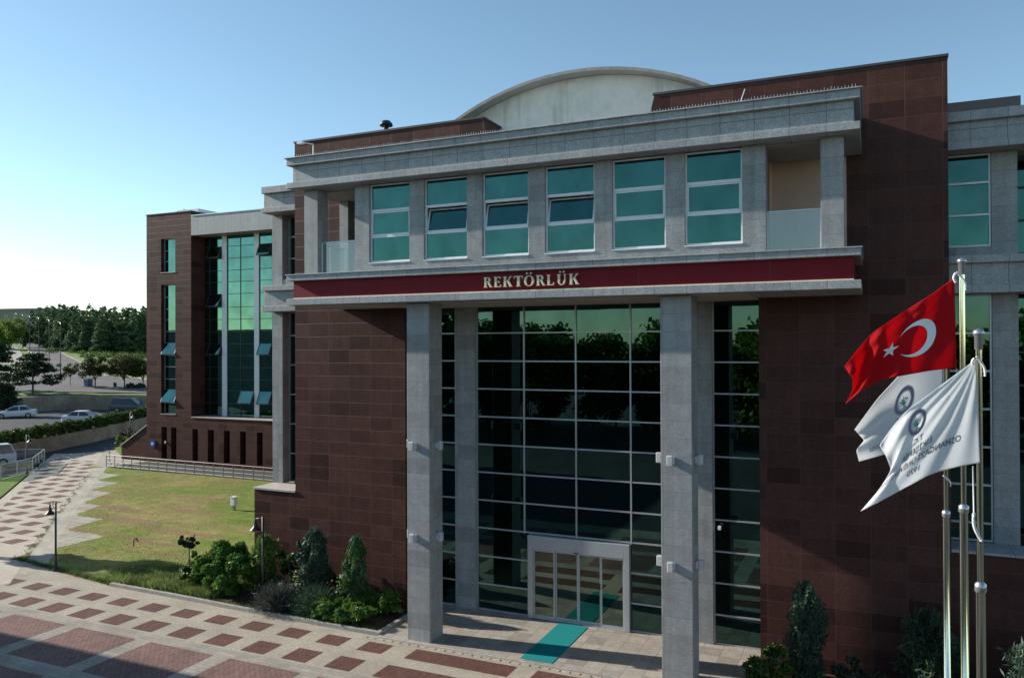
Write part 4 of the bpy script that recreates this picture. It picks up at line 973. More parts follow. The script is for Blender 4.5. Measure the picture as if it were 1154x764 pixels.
# ------------------------------------------------------------------ vehicles
def car(name, label, loc, rz, paint, kind='saloon', seed=0):
    t = thing(name, loc, label, 'car', rz=rz); local(t); o_ = {'world': False}
    Lh, Wd = (2.25, .88) if kind == 'saloon' else (2.35, .93); ht = 1.45 if kind == 'saloon' else 1.85
    hb = .82 if kind == 'saloon' else 1.0
    # hull: stations along x (front = +x): (x, z_bottom, z_top, half width)
    if kind == 'saloon': st_ = [(-Lh, .38, .80, .70), (-Lh+.12, .24, .95, .82), (-1.45, .20, .98, Wd), (-.6, .20, hb+.10, Wd), (.7, .20, hb+.08, Wd), (1.25, .20, .88, Wd), (Lh-.25, .22, .74, .82), (Lh, .34, .58, .66)]
    else: st_ = [(-Lh, .42, 1.02, .80), (-Lh+.08, .30, 1.08, .90), (-1.45, .28, hb+.1, Wd), (-.6, .28, hb+.1, Wd), (.8, .28, hb+.08, Wd), (1.3, .28, 1.02, Wd), (Lh-.2, .30, .92, .88), (Lh, .40, .74, .74)]
    m = MB(); rings = []
    for x, z0, z1, w in st_:
        zm = z0+(z1-z0)*.55; rings.append([(x, -w*.92, z0), (x, -w, z0+.12), (x, -w, zm), (x, -w*.95, z1-.05), (x, -w*.86, z1), (x, w*.86, z1), (x, w*.95, z1-.05), (x, w, zm), (x, w, z0+.12), (x, w*.92, z0)])
    b = len(m.v); k = 10; m._mi(paint)
    for r in rings: m.v += r
    for i in range(len(rings)-1):
        for j in range(k):
            j2 = (j+1) % k; m.f.append((b+i*k+j, b+i*k+j2, b+(i+1)*k+j2, b+(i+1)*k+j)); m.m.append(0)
    m.f.append(tuple(b+j for j in range(k))); m.m.append(0); m.f.append(tuple(b+(len(rings)-1)*k+j for j in reversed(range(k)))); m.m.append(0)
    body = m.build('body', t, smooth=False, world=False); bv = body.modifiers.new('b', 'BEVEL'); bv.width = .03; bv.segments = 2
    # cabin: glass volume and roof skin
    if kind == 'saloon': bx = (-1.75, 1.15); tx_ = (-1.05, .25)
    else: bx = (-2.22, 1.2); tx_ = (-1.95, .35)
    zb = hb+.06; m = MB(); wb, wt = Wd*.86, Wd*.68
    m.hexa([(bx[0], -wb, zb), (bx[1], -wb, zb), (bx[1], wb, zb), (bx[0], wb, zb), (tx_[0], -wt, ht-.05), (tx_[1], -wt, ht-.05), (tx_[1], wt, ht-.05), (tx_[0], wt, ht-.05)], 'car_glass'); m.build('windows', t, world=False)
    m = MB(); e = .03
    m.hexa([(tx_[0]-.06, -wt-.02, ht-.07), (tx_[1]+.06, -wt-.02, ht-.07), (tx_[1]+.06, wt+.02, ht-.07), (tx_[0]-.06, wt+.02, ht-.07), (tx_[0]+.1, -wt+.1, ht), (tx_[1]-.1, -wt+.1, ht), (tx_[1]-.1, wt-.1, ht), (tx_[0]+.1, wt-.1, ht)], paint)
    for sy in (-1, 1):
        for xb, xt in ((bx[0], tx_[0]), (bx[1], tx_[1]), ((bx[0]+bx[1])/2-.1, (tx_[0]+tx_[1])/2)):
            yb, yt = sy*(wb+.008), sy*(wt+.008); m.hexa([(xb-.05, yb-.02, zb), (xb+.05, yb-.02, zb), (xb+.05, yb+.02, zb), (xb-.05, yb+.02, zb), (xt-.04, yt-.02, ht-.05), (xt+.04, yt-.02, ht-.05), (xt+.04, yt+.02, ht-.05), (xt-.04, yt+.02, ht-.05)], paint)
    m.build('roof', t, world=False)
    for sx in (-1.35, 1.38):
        for sy in (-1, 1):
            r = .31 if kind == 'saloon' else .36; m = MB(); m.tube([(sx, sy*(Wd-.2), r), (sx, sy*(Wd+.02), r)], r, 'tyre', 20); wv = m.build('wheel', t, world=False)
            m = MB(); m.tube([(sx, sy*(Wd+.02), r), (sx, sy*(Wd+.035), r)], r*.64, 'rim', 10); m.build('rim', wv, world=False)
    for sy in (-1, 1):
        m = MB(); m.box(-Lh-.02, -Lh+.16, sy*.60-.16, sy*.60+.16, .70 if kind == 'saloon' else .85, .84 if kind == 'saloon' else 1.02, 'tail_red'); m.build('tail_light', t, world=False)
        m = MB(); m.box(Lh-.28, Lh-.03, sy*.62-.14, sy*.62+.14, .56 if kind == 'saloon' else .70, .68 if kind == 'saloon' else .84, 'lamp_white'); m.build('headlight', t, world=False)
        m = MB(); m.box(.78, .95, sy*(Wd-.02)-.1+sy*.1, sy*(Wd-.02)+.1+sy*.1, hb+.06, hb+.2, paint); m.build('wing_mirror', t, world=False)
    m = MB(); m.box(-Lh-.03, -Lh+.02, -.26, .26, .52, .63, 'lamp_white'); m.build('number_plate', t, world=False)
    return t
car('parked_car', 'white saloon parked tail towards the stained wall, at the left edge', (-94.4, 63.4, 1.4), rad(232), 'car_white')
car('parked_car', 'white saloon parked close behind the clipped hedge', (-79.9, 61.6, 1.4), rad(28), 'car_white')
car('parked_car', 'dark estate car parked below the grassy wall beside the wing tower', (-88.2, 74.6, 1.4), rad(28), 'car_dark', 'suv')
car('parked_car', 'white utility car behind the glazed fence', (-67.2, 42.3, 0), rad(245), 'car_white', 'suv')

# ------------------------------------------------------------------ vegetation
def rot_quads(P_, size, rng, elong=1., up=0., flat=0.):
    """leaf quads with random attitude at points P_"""
    n = len(P_); a = rng.normal(size=(n, 3)); a[:, 2] = a[:, 2]*(1-up)+up*2.2*np.abs(rng.normal(size=n)); a /= np.linalg.norm(a, axis=1)[:, None]
    b = rng.normal(size=(n, 3)); b[:, 2] *= (1-flat); b -= (b*a).sum(1)[:, None]*a; b /= np.linalg.norm(b, axis=1)[:, None]
    s = size*rng.uniform(.6, 1.3, size=(n, 1)); a = a*s*elong; b = b*s
    return np.stack([P_-a*.5, P_+b*.42-a*.05, P_+a*.5, P_-b*.42+a*.05], 1)
def blob_points(n, clumps, rng, shell=.55):
    """points in many clumps: clumps = list of (centre, radius vec)"""
    w = np.array([c[1][0]*c[1][1]*c[1][2] for c in clumps])**(2/3); k = rng.choice(len(clumps), size=n, p=w/w.sum())
    d = rng.normal(size=(n, 3)); d /= np.linalg.norm(d, axis=1)[:, None]; r = rng.uniform(shell, 1.05, size=(n, 1))
    C_ = np.array([c[0] for c in clumps])[k]; R__ = np.array([c[1] for c in clumps])[k]; return C_+d*r*R__
def crown_clumps(c, r, n, rng, cr=.32, zflat=.8):
    out = []
    for i in range(n):
        d = rng.normal(size=3); d /= np.linalg.norm(d); q = np.array(c)+d*np.array(r)*rng.uniform(.35, .95); s = cr*rng.uniform(.6, 1.25)*min(r)
        out.append((q, (s, s, s*zflat)))
    return out
def plant(name, loc, label, cat, parts, group=None, trunk=None, limbs=()):
    """parts: list of (part name, quads (local), material)"""
    t = thing(name, loc, label, cat, group); local(t)
    for pn, lst in parts:
        m = MB()
        for q, mt in lst: m.quads(q, mt)
        m.build(pn, t, world=False)
    if trunk:
        m = MB(); m.tube(trunk[0], trunk[1], 'trunk', 7)
        for l in limbs: m.tube(l, [.05, .02] if len(l) == 2 else [.06, .04, .015], 'trunk', 5)
        m.build('trunk', t, world=False, smooth=True)
    return t
R = np.random.default_rng

# pines: four shapes shared by the whole row
def pine(seed, h=12., r=2.7):
    g = R(seed); cl = []; z = h*.10
    while z < h*.97:
        f = 1-(z/h)**1.35; k = max(3, int(7*f+2))
        for i in range(k):
            a = g.uniform(0, 6.28); rr_ = r*f*g.uniform(.45, 1.0)+.15; s = g.uniform(.5, 1.0)*(.5+.6*f)
            cl.append((np.array([math.cos(a)*rr_, math.sin(a)*rr_, z+g.uniform(-.2, .35)]), (s, s, s*.55)))
        z += g.uniform(.45, .8)
    P_ = blob_points(7500, cl, g, .3); q = rot_quads(P_, .27, g, 1.5, .35)
    return q
LD = []
for sd in range(4):
    q = pine(40+sd, 12, 2.5+.4*(sd % 3)); t = plant('pine_tree', (0, 0, 0), 'dark pine tree standing in the dense row at the head of the grassy slope', 'pine tree', [('crown', [(q, 'leaf_pine')])], 'pine trees on the slope', ([(0, 0, -.3), (0, 0, 4), (0, 0, 7.5)], [.2, .13, .03]))
    LD.append(t)
rr = random.Random(11); spots = []
for row, (D, pa, pb, st_) in enumerate(((206, 84, 184, 8.5), (220, 58, 186, 8), (234, 44, 186, 8), (252, 36, 188, 8.5))):
    px = pa
    while px < pb:
        spots.append((px+rr.uniform(-2, 2), D+rr.uniform(-4, 4))); px += st_*rr.uniform(.8, 1.2)
for i, (px, D) in enumerate(spots):
    o = LD[i] if i < 4 else copy_tree(LD[i % 4]); x, y = cp(px, D); h = x*HD.x+y*HD.y
    o.location = (x, y, HZ(h)-.1); o.rotation_euler = (0, 0, rr.uniform(0, 6.28)); s = rr.uniform(.85, 1.08)*(1.0 if D > 200 else .92); o.scale = (s*1.05, s*1.05, s)
# scrub at the pine feet
g = R(9); P_ = []
for i in range(120):
    px = g.uniform(50, 185); D = g.uniform(186, 208) if px > 90 else g.uniform(200, 235)
    x, y = cp(px, D); h = x*HD.x+y*HD.y; s = g.uniform(.4, 1.3); P_.append((np.array([x, y, HZ(h)+.2]), (s*1.3, s*1.3, s*.7)))
q = rot_quads(blob_points(16000, P_, g, .3), .26, g, 1.1, .2)
m = MB(); m.quads(q[:9000], 'leaf_laurel'); m.quads(q[9000:], 'leaf_olive'); tag(m.build('scrub'), 'low green scrub growing along the foot of the pines', 'scrub', kind='stuff')

def round_tree(name, loc, label, cat, h, rw, mats, seed, n=6500, leafs=.17, trunk_h=.42, group=None, flatz=.75, rt=.10):
    g = R(seed); zc = h*(trunk_h+(1-trunk_h)*.52); rz_ = h*(1-trunk_h)*.5
    cl = crown_clumps((0, 0, zc), (rw, rw, rz_), 26, g, .42); P_ = blob_points(n, cl, g, .25); k = int(n*.72)
    q = rot_quads(P_, leafs, g, 1.15); lim = []
    for i in range(6):
        a = g.uniform(0, 6.28); lim.append([(0, 0, h*trunk_h*.85), (math.cos(a)*rw*.35, math.sin(a)*rw*.35, zc-rz_*.2), (math.cos(a)*rw*.7, math.sin(a)*rw*.7, zc+rz_*.25)])
    return plant(name, loc, label, cat, [('crown', [(q[:k], mats[0]), (q[k:], mats[1])])], group, ([(0, 0, -.1), (.04, .02, h*trunk_h), (0, 0, zc)], [rt, rt*.8, rt*.35]), lim)
x, y = cp(107, 119.5); round_tree('small_tree', (x, y, 3.4), 'small olive brown tree with bent trunk beside the blue booth', 'tree', 5.2, 2.5, ('leaf_olive', 'leaf_dark'), 21, 8500, .16, .33)
x, y = cp(140, 119.5); round_tree('small_tree', (x, y, 3.4), 'widest round olive brown tree on the wall top', 'tree', 5.6, 3.3, ('leaf_olive', 'leaf_dark'), 22, 13000, .16, .30)
x, y = cp(161, 121); round_tree('small_tree', (x, y, 3.4), 'olive brown tree half hidden by the wing tower corner', 'tree', 5.2, 2.9, ('leaf_olive', 'leaf_laurel'), 23, 9000, .16, .33)
x, y = cp(79, 121); round_tree('small_tree', (x, y, 3.4), 'thin flat crowned young tree between the dark cedar and the blue booth', 'tree', 4.2, 2.1, ('leaf_olive', 'leaf_weed'), 24, 3200, .16, .55, None, .5, .05)
def cedar(loc, label, h, rw, seed):
    g = R(seed); cl = []
    for i in range(9):
        z = h*(.28+.7*i/9); rr_ = rw*(1-(i/9)**1.5)*.95+.3
        for k in range(7):
            a = g.uniform(0, 6.28); for_r = rr_*g.uniform(.3, 1); cl.append((np.array([math.cos(a)*for_r, math.sin(a)*for_r, z+g.uniform(-.1, .2)]), (.9, .9, .30)))
    q = rot_quads(blob_points(12000, cl, g, .1), .20, g, 1.3, .1)
    return plant('cedar_tree', loc, label, 'tree', [('crown', [(q, 'leaf_dark')])], None, ([(0, 0, -.2), (0, 0, h*.5), (0, 0, h)], [.14, .1, .03]))
x, y = cp(37, 108); cedar((x, y, 3.36), 'dark spreading cedar with layered branches above the stained wall', 5.9, 4.0, 31)  # evergreen foliage in a darker leaf colour that carries the shade on it
x, y = cp(-2, 112); cedar((x, y, 3.36), 'dark cedar cut by the left edge of the view', 7.6, 3.0, 32)
x, y = cp(3, 98); cedar((x, y, 1.4), 'low dark bushy conifer at the left edge, in front of the white saloon wall', 4.2, 1.2, 33)
x, y = cp(11, 214); round_tree('broadleaf_tree', (x, y, 8.2), 'bright yellow green broadleaf tree in front of the far grey building', 'tree', 9.5, 3.9, ('leaf_yellow', 'leaf_laurel'), 34, 6500, .34, .12)
x, y = cp(-6, 214); round_tree('broadleaf_tree', (x, y, 8.0), 'dark broadleaf tree left of the yellow green one', 'tree', 8, 3.2, ('leaf_dark', 'leaf_pine'), 35, 4500, .34, .12)
x, y = cp(28, 226); round_tree('broadleaf_tree', (x, y, 8.6), 'dark green broadleaf tree right of the yellow green one', 'tree', 9, 3.0, ('leaf_dark', 'leaf_pine'), 36, 4500, .34, .12)
# far grey building
t = thing('far_building', (-330, 245, 10.8), 'long plain grey building on the far hilltop behind the trees', 'building')
a = Vector((*cp(-60, 372), 0)); b = Vector((*cp(55, 360), 0)); d = (b-a).normalized(); n_ = Vector((-d.y, d.x, 0))
m = MB(); q = [a, b, b+n_*18, a+n_*18]; m.hexa([(*v.xy, 9.5) for v in q]+[(*v.xy, 26.8) for v in q], 'far_wall'); m.build('wall', t)
m = MB(); q = [a-n_*.3-d*.3, b-n_*.3+d*.3, b+n_*18.3+d*.3, a+n_*18.3-d*.3]; m.hexa([(*v.xy, 26.8) for v in q]+[(*v.xy, 27.4) for v in q], 'kerb_stone'); m.build('roof', t)
for fl_ in range(4):
    for k in range(11):
        p = a.lerp(b, (k+.5)/11); m = MB(); q = [p-d*1.4-n_*.06, p+d*1.4-n_*.06, p+d*1.4+n_*.02, p-d*1.4+n_*.02]; z0 = 12.0+3.7*fl_; m.hexa([(*v.xy, z0) for v in q]+[(*v.xy, z0+1.8) for v in q], 'car_glass'); m.build('window', t)
# road lamps
def road_lamp(px, D, first=None):
    x, y = cp(px, D); h = x*HD.x+y*HD.y; z = HZ(h)
    if first:
        o = copy_tree(first); o.location = (x, y, z); return o
    t = thing('street_lamp', (x, y, z), 'slim grey street lamp in the row down the hill road', 'street lamp', 'street lamps down the hill road'); local(t)
    m = MB(); m.lathe((0, 0, 0), [(.12, 0), (.09, .3), (.07, 3), (.05, 9.0), (0, 9.05)], 'black_metal', 8); m.build('post', t, world=False)
    m = MB(); m.tube([(0, 0, 8.9), (-.5, .3, 9.3), (-1.1, .7, 9.35)], .04, 'pole_grey', 6); m.build('arm', t, world=False)
    m = MB(); m.box(-1.6, -1.0, .55, .8, 9.30, 9.40, 'pole_grey'); m.build('lamp_head', t, world=False, bevel=.03); return t
rl = road_lamp(68.2, 134)
for px, D in ((55.4, 155), (43.7, 176), (33.5, 197), (25.7, 218), (18.4, 240)): road_lamp(px, D, rl)
# blue booth, bins
x, y = cp(99.5, 121)
t = thing('kiosk_booth', (x, y, 3.4), 'small dark blue booth with pale surround on the terrace', 'booth'); local(t)
m = MB(); m.box(-.5, .5, -.45, .45, 0, 1.75, 'pole_grey'); m.build('frame', t, world=False); m = MB(); m.box(-.36, .52, -.47, .2, .05, 1.55, 'dark_blue'); m.build('panel', t, world=False, bevel=.02)
x, y = cp(128.3, 121)
t = thing('litter_bin', (x, y, 3.4), 'dark blue litter bin on a post by the terrace road', 'litter bin'); local(t)
m = MB(); m.tube([(0, 0, 0), (0, 0, 1.2)], .05, 'pole_grey'); m.build('post', t, world=False); m = MB(); m.lathe((.25, 0, .35), [(.2, 0), (.26, .7), (.28, .72)], 'dark_blue', 10); m.build('bucket', t, world=False)
for px, D, sd in ((147.2, 120, 51), (158.5, 120, 52)):
    g = R(sd); x, y = cp(px, D); P_ = np.zeros((260, 3)); d_ = g.normal(size=(260, 3)); d_[:, 2] = np.abs(d_[:, 2])+.4; d_ /= np.linalg.norm(d_, axis=1)[:, None]
    q = rot_quads(d_*g.uniform(.15, .75, (260, 1))+[0, 0, .25], .3, g, 1.8, .5); plant('yucca_plant', (x, y, 3.42), ('spiky grey green shrub between the widest tree and the tower' if sd == 51 else 'spiky grey green shrub close against the tower corner'), 'shrub', [('foliage', [(q, 'leaf_blue')])])

# clipped hedge
g = R(61); cl = []
hl = hedge_line
for (xa, ya), (xb, yb) in zip(hl, hl[1:]):
    l = math.hypot(xb-xa, yb-ya); n = int(l*7)
    for k in range(n):
        tt = (k+g.uniform())/n
        for r_ in range(3): cl.append((np.array([xa+(xb-xa)*tt-.45+g.uniform(-.62, .55), ya+(yb-ya)*tt-.2+g.uniform(-.25, .25), 1.4+g.uniform(.05, 1.05)]), (.26, .26, .22)))
q = rot_quads(blob_points(150000, cl, g, .3), .12, g, 1.1)
t = thing('hedge', (-74.5, 56, 1.4), 'long clipped green hedge on top of the tan retaining wall', 'hedge'); 
m = MB(); m.quads(q, 'hedge_leaf'); m.build('foliage', t)
# small bushes by the path end and tower
def bush(name, loc, label, h, rw, mats, seed, n=5000, leafs=.07, cat='shrub', ry=None, up=.1, elong=1.2, cr=.36, group=None, nc=22):
    g = R(seed); ry = ry or rw
    cl = crown_clumps((0, 0, h*.5), (rw, ry, h*.5), nc, g, cr); P_ = blob_points(n, cl, g, .3); P_ = P_[P_[:, 2] > .02]; n = len(P_); q = rot_quads(P_, leafs, g, elong, up); k = int(n*.65)
    st_ = MB(); t = plant(name, loc, label, cat, [('foliage', [(q[:k], mats[0]), (q[k:], mats[1])])], group)
    for i in range(6):
        a = g.uniform(0, 6.28); st_.tube([(0, 0, -.02), (math.cos(a)*rw*.3, math.sin(a)*ry*.3, h*.4), (math.cos(a)*rw*.6, math.sin(a)*ry*.6, h*.75)], [.03, .02, .008], 'trunk', 5)
    st_.build('stem', t, world=False); return t
mb = MB(); mb.poly([(-67.6, 55.2, .03), (-62.0, 51.5, .03), (-60.5, 52.5, .03), (-68.5, 61.5, .03), (-71.0, 61.5, .03)], 'fresh_grass'); struct('grass_island', mb)
bush('shrub', (-65.2, 55.6, 0), 'bright green shrub with pale tips between the path and the tower', 1.7, 1.7, ('leaf_fresh', 'leaf_weed'), 71, 7000, .10)
bush('shrub', (-63.5, 56.0, 0), 'dark green shrub tucked against the stair parapet', 2.0, 1.3, ('leaf_dark', 'leaf_laurel'), 72, 6000, .10)
bush('shrub', (-67.9, 57.0, 0), 'small reddish bush on a stem at the tip of the grass island', 2.0, .9, ('leaf_red', 'leaf_dark'), 73, 2600, .09)
bush('shrub', (-62.1, 43.0, 0), 'low weedy bush at the foot of the lamp post by the glazed fence', .8, .6, ('leaf_fresh', 'leaf_dark'), 74, 2500, .08)
bush('shrub', (-64.3, 45.0, 0), 'low weedy bush at the far corner of the glazed fence', .8, .6, ('leaf_dark', 'leaf_fresh'), 75, 2500, .08)

# planting bed by the brown wall (left of the columns)
bush('laurel_shrub', (-23.5, 24.6, 0), 'largest glossy green laurel at the corner of the brown wall', 2.2, 1.55, ('leaf_laurel', 'leaf_fresh'), 81, 17000, .10, ry=1.0, cr=.24, nc=85, elong=1.7)
bush('laurel_shrub', (-25.3, 24.9, 0), 'lower glossy green shrub left of the largest laurel', 1.5, 1.0, ('leaf_laurel', 'leaf_dark'), 82, 2600, .13, ry=.8)
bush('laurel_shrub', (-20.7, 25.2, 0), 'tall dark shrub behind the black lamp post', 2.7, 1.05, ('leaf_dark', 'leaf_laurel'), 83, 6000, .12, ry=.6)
def column_juniper(loc, label, h, rw, mats, seed, n=15000, lean=0.):
    g = R(seed); u = g.uniform(0, 1, n)**.9; a = g.uniform(0, 6.28, n); lob = 1+.30*np.sin(a*3+u*9+seed)+.18*np.sin(a*5-u*17)
    prof = np.where(u > .42, np.sqrt(np.clip(1.03-((u-.42)/.58)**2.6, .01, 1)), np.sqrt(1-.55*((.42-u)/.42)**2)); r = rw*prof*lob*g.uniform(.55, 1.03, n)
    P_ = np.stack([np.cos(a)*r+lean*u, np.sin(a)*r, u*h*(1+.04*np.sin(a*4))], 1)
    q = rot_quads(P_, .042, g, 2.8, .6); k = int(n*.6)
    # free shoots
    s_ = g.integers(0, n, 500); P2 = P_[s_].copy(); P2[:, :2] *= 1.12; P2[:, 2] += .08; q2 = rot_quads(P2, .07, g, 4., .9)
    t = plant('juniper_tree', loc, label, 'juniper', [('foliage', [(q[:k], mats[0]), (q[k:], mats[1]), (q2, mats[1])])], None, ([(0, 0, -.05), (lean*.5, 0, h*.5), (lean, 0, h*.85)], [.06, .04, .01]))
    return t
column_juniper((-19.55, 24.9, 0), 'blue green column juniper against the brown wall, left of the bright one', 2.85, .50, ('leaf_juniper', 'leaf_blue'), 91)
column_juniper((-17.55, 24.75, 0), 'narrow bright green column juniper nearest the left column', 2.75, .36, ('leaf_fresh', 'leaf_juniper'), 92, 13000)
column_juniper((-22.2, 25.1, 0), 'bright feathery green juniper behind the lamp post shade', 2.3, .5, ('leaf_fresh', 'leaf_laurel'), 93, 5000)
def tuft(loc, label, h, rw, seed, n=3500, mats=('leaf_lavender', 'leaf_violet'), nm='lavender_bush', cat='lavender', spread=1.1):
    g = R(seed); d = g.normal(size=(n, 3)); d[:, 2] = np.abs(d[:, 2])*1.0+.25; d /= np.linalg.norm(d, axis=1)[:, None]; l = g.uniform(.55, 1.05, (n, 1)); P_ = d*l*[rw, rw, h]
    a = d*[spread, spread, 1]; a /= np.linalg.norm(a, axis=1)[:, None]; b = g.normal(size=(n, 3)); b -= (b*a).sum(1)[:, None]*a; b /= np.linalg.norm(b, axis=1)[:, None]; s = g.uniform(.12, .26, (n, 1))
    q = np.stack([P_-a*s, P_+b*.008-a*s*.2, P_+a*s, P_-b*.008-a*s*.2], 1); q[:, :, 2] = np.maximum(q[:, :, 2], .0)
    core = rot_quads(d*g.uniform(.2, .8, (n, 1))*[rw, rw, h], .06, g, 2., .5); core[:, :, 2] = np.maximum(core[:, :, 2], .0)
    m_ = g.integers(0, n, 500); tips = rot_quads(P_[m_]*1.06+a[m_]*s[m_], .035, g, 3., .6)
    return plant(nm, loc, label, cat, [('foliage', [(core, mats[0]), (q, mats[0]), (tips, mats[1])])])
tuft((-20.5, 23.95, 0), 'grey violet lavender bush at the kerb, left of the darker one', .95, .95, 95)
tuft((-18.9, 24.15, 0), 'darker lavender bush behind the spreading juniper', 1.0, .9, 96, 3200, ('leaf_juniper', 'leaf_lavender'))
def spreading(loc, label, rw, ry, h, seed, n=7000, mats=('leaf_fresh', 'leaf_laurel')):
    g = R(seed); out = []
    for k in range(46):
        a = g.uniform(0, 6.28); L_ = g.uniform(.5, 1.08); c_ = np.array([math.cos(a)*rw, math.sin(a)*ry, 0])*L_; zt = h*g.uniform(.35, 1)
        for i in range(n//46):
            tt = g.uniform(.1, 1); p = c_*tt; p[2] = zt*math.sin(tt*2.2)*.9+.05; p += g.normal(size=3)*[.07, .07, .03]*(1.2-tt*.6); out.append(p)
    P_ = np.array(out); P_[:, 2] = np.maximum(P_[:, 2], .02); q = rot_quads(P_, .075, g, 2.6, .35); k = int(len(q)*.6)
    return plant('spreading_juniper', loc, label, 'juniper', [('foliage', [(q[:k], mats[0]), (q[k:], mats[1])])])
spreading((-17.5, 23.85, 0), 'low bright green spreading juniper at the kerb by the left column', 1.45, .75, .75, 97, 9000)
spreading((-16.6, 25.0, 0), 'low feathery juniper branch near the brown wall base', 1.1, .6, .95, 98, 3000)
# white hibiscus-like flower stems
for i, (x, y, lb) in enumerate(((-19.9, 24.3, 'white flowered stem between the two lavender bushes'), (-17.95, 24.4, 'small white flowered stem left of the bright juniper'))):
    g = R(101+i); zz = g.uniform(.3, 1.5, 34); P_ = np.stack([g.normal(0, .07, 34), g.normal(0, .07, 34), zz], 1); q = rot_quads(P_, .09, g); P2 = np.stack([g.normal(0, .12, 200), g.normal(0, .12, 200), g.uniform(.05, 1.45, 200)], 1); q2 = rot_quads(P2, .09, g)
    plant('flowering_plant', (x, y, 0), lb, 'flower', [('blossom', [(q, 'petal')]), ('foliage', [(q2, 'leaf_laurel')])], None, ([(0, 0, 0), (0, 0, 1.45)], [.012, .006]))
# rose standard on the lawn
g = R(111); cl = crown_clumps((0, 0, 1.35), (.48, .48, .36), 14, g, .4); q = rot_quads(blob_points(1300, cl, g, .2), .085, g); qr = rot_quads(blob_points(60, cl, g, .95), .10, g)
plant('rose_standard', (-27.6, 26.4, 0), 'little dark rose tree on a bare white tied stem on the lawn edge', 'small tree', [('crown', [(q, 'leaf_dark'), (qr, 'leaf_red')])], None, ([(0, 0, -.03), (.02, 0, .6), (0, 0, 1.2)], [.03, .028, .02]), [[(0, 0, 1.1), (.25, .1, 1.5)], [(0, 0, 1.1), (-.3, -.1, 1.45)], [(0, 0, 1.1), (.05, .3, 1.6)]])
# bed right of the entrance
column_juniper((-1.75, 24.9, 0), 'blue green two lobed juniper at the right end of the entrance', 2.9, .44, ('leaf_juniper', 'leaf_blue'), 121, 15000)
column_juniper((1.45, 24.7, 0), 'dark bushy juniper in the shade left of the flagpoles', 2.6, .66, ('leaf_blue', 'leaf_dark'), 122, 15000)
column_juniper((4.1, 23.7, 0), 'broad juniper at the right edge of the view behind the flagpoles', 2.6, .85, ('leaf_juniper', 'leaf_blue'), 123, 17000)
bush('shrub', (-2.75, 24.2, 0), 'glossy green shrub at the right corner of the platform', 1.25, .7, ('leaf_laurel', 'leaf_dark'), 124, 5500, .085, ry=.6)
bush('shrub', (-.4, 24.7, 0), 'low dark shrub between the two lobed juniper and the dark one', 1.1, 1.0, ('leaf_dark', 'leaf_blue'), 125, 5000, .08, ry=.7)
bush('shrub', (2.8, 24.3, 0), 'low leafy shrub with pale leaves behind the flagpoles', 1.25, .8, ('leaf_laurel', 'leaf_dark'), 126, 4500, .085, ry=.6)
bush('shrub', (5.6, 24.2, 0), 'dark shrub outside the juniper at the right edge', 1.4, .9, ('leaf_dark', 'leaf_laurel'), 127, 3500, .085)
# tall weeds left of the laurel and short grass over the lawn
def blades(n, sampler, h, w, g, mats, name, label, cat, lean=.4):
    P_ = sampler(n); a = g.uniform(0, 6.28, len(P_)); d = np.stack([np.cos(a), np.sin(a), np.zeros(len(P_))], 1); hh = h*g.uniform(.5, 1.2, (len(P_), 1)); ln = g.normal(size=(len(P_), 3))*[lean, lean, 0]*hh
    top = P_+ln+np.array([0, 0, 1])*hh; q = np.stack([P_-d*w, P_+d*w, top], 1); m = MB(); k = int(len(q)*.7); m.quads(q[:k], mats[0]); m.quads(q[k:], mats[1]); return tag(m.build(name), label, cat, kind='stuff')
g = R(131)
def s1(n):
    P_ = np.stack([g.uniform(-30.5, -23.6, n*2), g.uniform(23.75, 26.6, n*2), np.zeros(n*2)], 1); den = np.clip((P_[:, 0]+30.5)/3, 0, 1)*np.clip((27-P_[:, 1])/1.6, 0, 1)*(.55+.45*np.sin(P_[:, 0]*3)*np.sin(P_[:, 1]*4)); return P_[g.uniform(size=n*2) < den][:n]
blades(19000, s1, .36, .018, g, ('leaf_weed', 'leaf_fresh'), 'weeds', 'tall pale weeds at the kerb left of the laurel', 'weeds')
def s3(n):
    i = g.choice(3, n, p=(.42, .10, .48)); t_ = g.uniform(0, 1, n)**1.3; P_ = np.zeros((n, 3))
    a_ = np.array([(-29., 23.70), (-37.2, 24.55), (-15.7, 23.42)])[i]; b_ = np.array([(-36.9, 24.75), (-57., 43.4), (-24., 23.62)])[i]
    P_[:, :2] = a_+(b_-a_)*t_[:, None]+g.normal(0, .07, (n, 2)); P_[:, 0] += np.where(i == 1, 1.1+.2*np.sin(t_*60), 0); return P_
blades(5000, s3, .16, .014, g, ('blade', 'leaf_fresh'), 'weeds', 'scattered weeds rooted along the kerbs and slab edges', 'weeds', .7)
lawn_poly = np.array(lp)
def inside(P_):
    c = np.zeros(len(P_), bool); n = len(lawn_poly)
    for i in range(n):
        x1_, y1_ = lawn_poly[i]; x2_, y2_ = lawn_poly[(i+1) % n]
        k = ((y1_ > P_[:, 1]) != (y2_ > P_[:, 1])) & (P_[:, 0] < (x2_-x1_)*(P_[:, 1]-y1_)/(y2_-y1_+1e-12)+x1_); c ^= k
    for i, (tx, ty) in enumerate(tips):
        y0 = tips[i-1][1] if i else 25.7; y0 = max(y0, 26.6); f_ = np.clip((P_[:, 1]-y0)/(ty-y0), 0, 1); c &= ~((P_[:, 0] < be(y0)+(tx-be(y0))*f_+g.normal(0, .12, len(P_))) & (P_[:, 1] > y0-.05) & (P_[:, 1] < ty+.02))
    c &= ~((P_[:, 0]*nx+P_[:, 1]*ny) < cR+1.4)
    return c
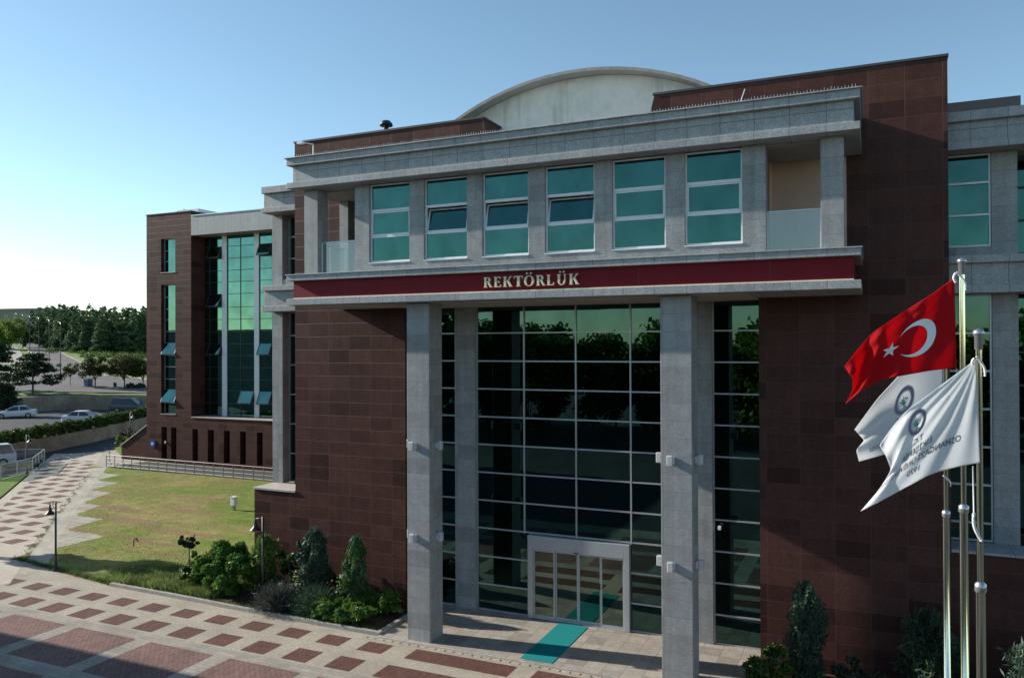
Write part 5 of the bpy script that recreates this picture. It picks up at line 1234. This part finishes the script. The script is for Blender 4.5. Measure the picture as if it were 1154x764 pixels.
def s2(n):
    P_ = np.stack([g.uniform(-60, -15.6, n*3), 23.5+22.6*g.uniform(0, 1, n*3)**1.25, np.zeros(n*3)], 1); P_ = P_[inside(P_)]
    f = np.sin(P_[:, 0]*.9+1.3*np.sin(P_[:, 1]*.7))*np.sin(P_[:, 1]*1.1+np.sin(P_[:, 0]*.5)*1.5); return P_[g.uniform(size=len(P_)) < .62+.38*f][:n]
blades(70000, s2, .05, .014, g, ('blade', 'leaf_weed'), 'grass', 'short patchy grass growing over the lawn', 'grass', .6)

# ------------------------------------------------------------------ surroundings behind the camera (seen in the glass, shading the plaza)
t = thing('neighbour_building', (-70, 4, 0), 'plain grey building west of the plaza that shades the paving', 'building')
m = MB(); m.box(-100, -40, -6, 14.58, -.05, 12.0, 'far_wall'); m.build('wall', t); m = MB(); m.box(-100.2, -39.8, -6.2, 14.63, 12.0, 12.3, 'kerb_stone'); m.build('roof', t)
mb = MB(); mb.poly([(-120, -90, -.03), (110, -90, -.03), (110, 12, -.03), (-120, 12, -.03)], 'asphalt'); struct('forecourt', mb)
gT = random.Random(8)
rts = [round_tree('park_tree', (0, 0, 0), 'leafy tree in the belt across the forecourt, mirrored in the entrance glass', 'tree', 13.2, 4.6, ('leaf_laurel', 'leaf_yellow') if k else ('leaf_laurel', 'leaf_dark'), 141+k, 6500, .5, .03, 'trees across the forecourt', .9, .2) for k in range(3)]
for i in range(34):
    o = rts[i] if i < 3 else copy_tree(rts[i % 3]); s = gT.uniform(.80, 1.08)
    o.location = (-84+(i//2)*7.0+gT.uniform(-2, 2), -30-9*(i % 2)+gT.uniform(-3, 3), 0)
    s *= 1.5 if o.location.x < -45 else 1
    o.scale = (s, s, s*gT.uniform(.9, 1.1)); o.rotation_euler = (0, 0, gT.uniform(0, 6.28))
# an off-view tree at the end of the cross path that shades the lawn corner
round_tree('shade_tree', (-45.6, 23.5, 0), 'slender tree beside the cross path, throwing its shade on the lawn corner', 'tree', 9.5, 1.3, ('leaf_laurel', 'leaf_dark'), 160, 8000, .28, .30)

for o in list(bpy.data.objects):
    if '_o' in o: del o['_o']
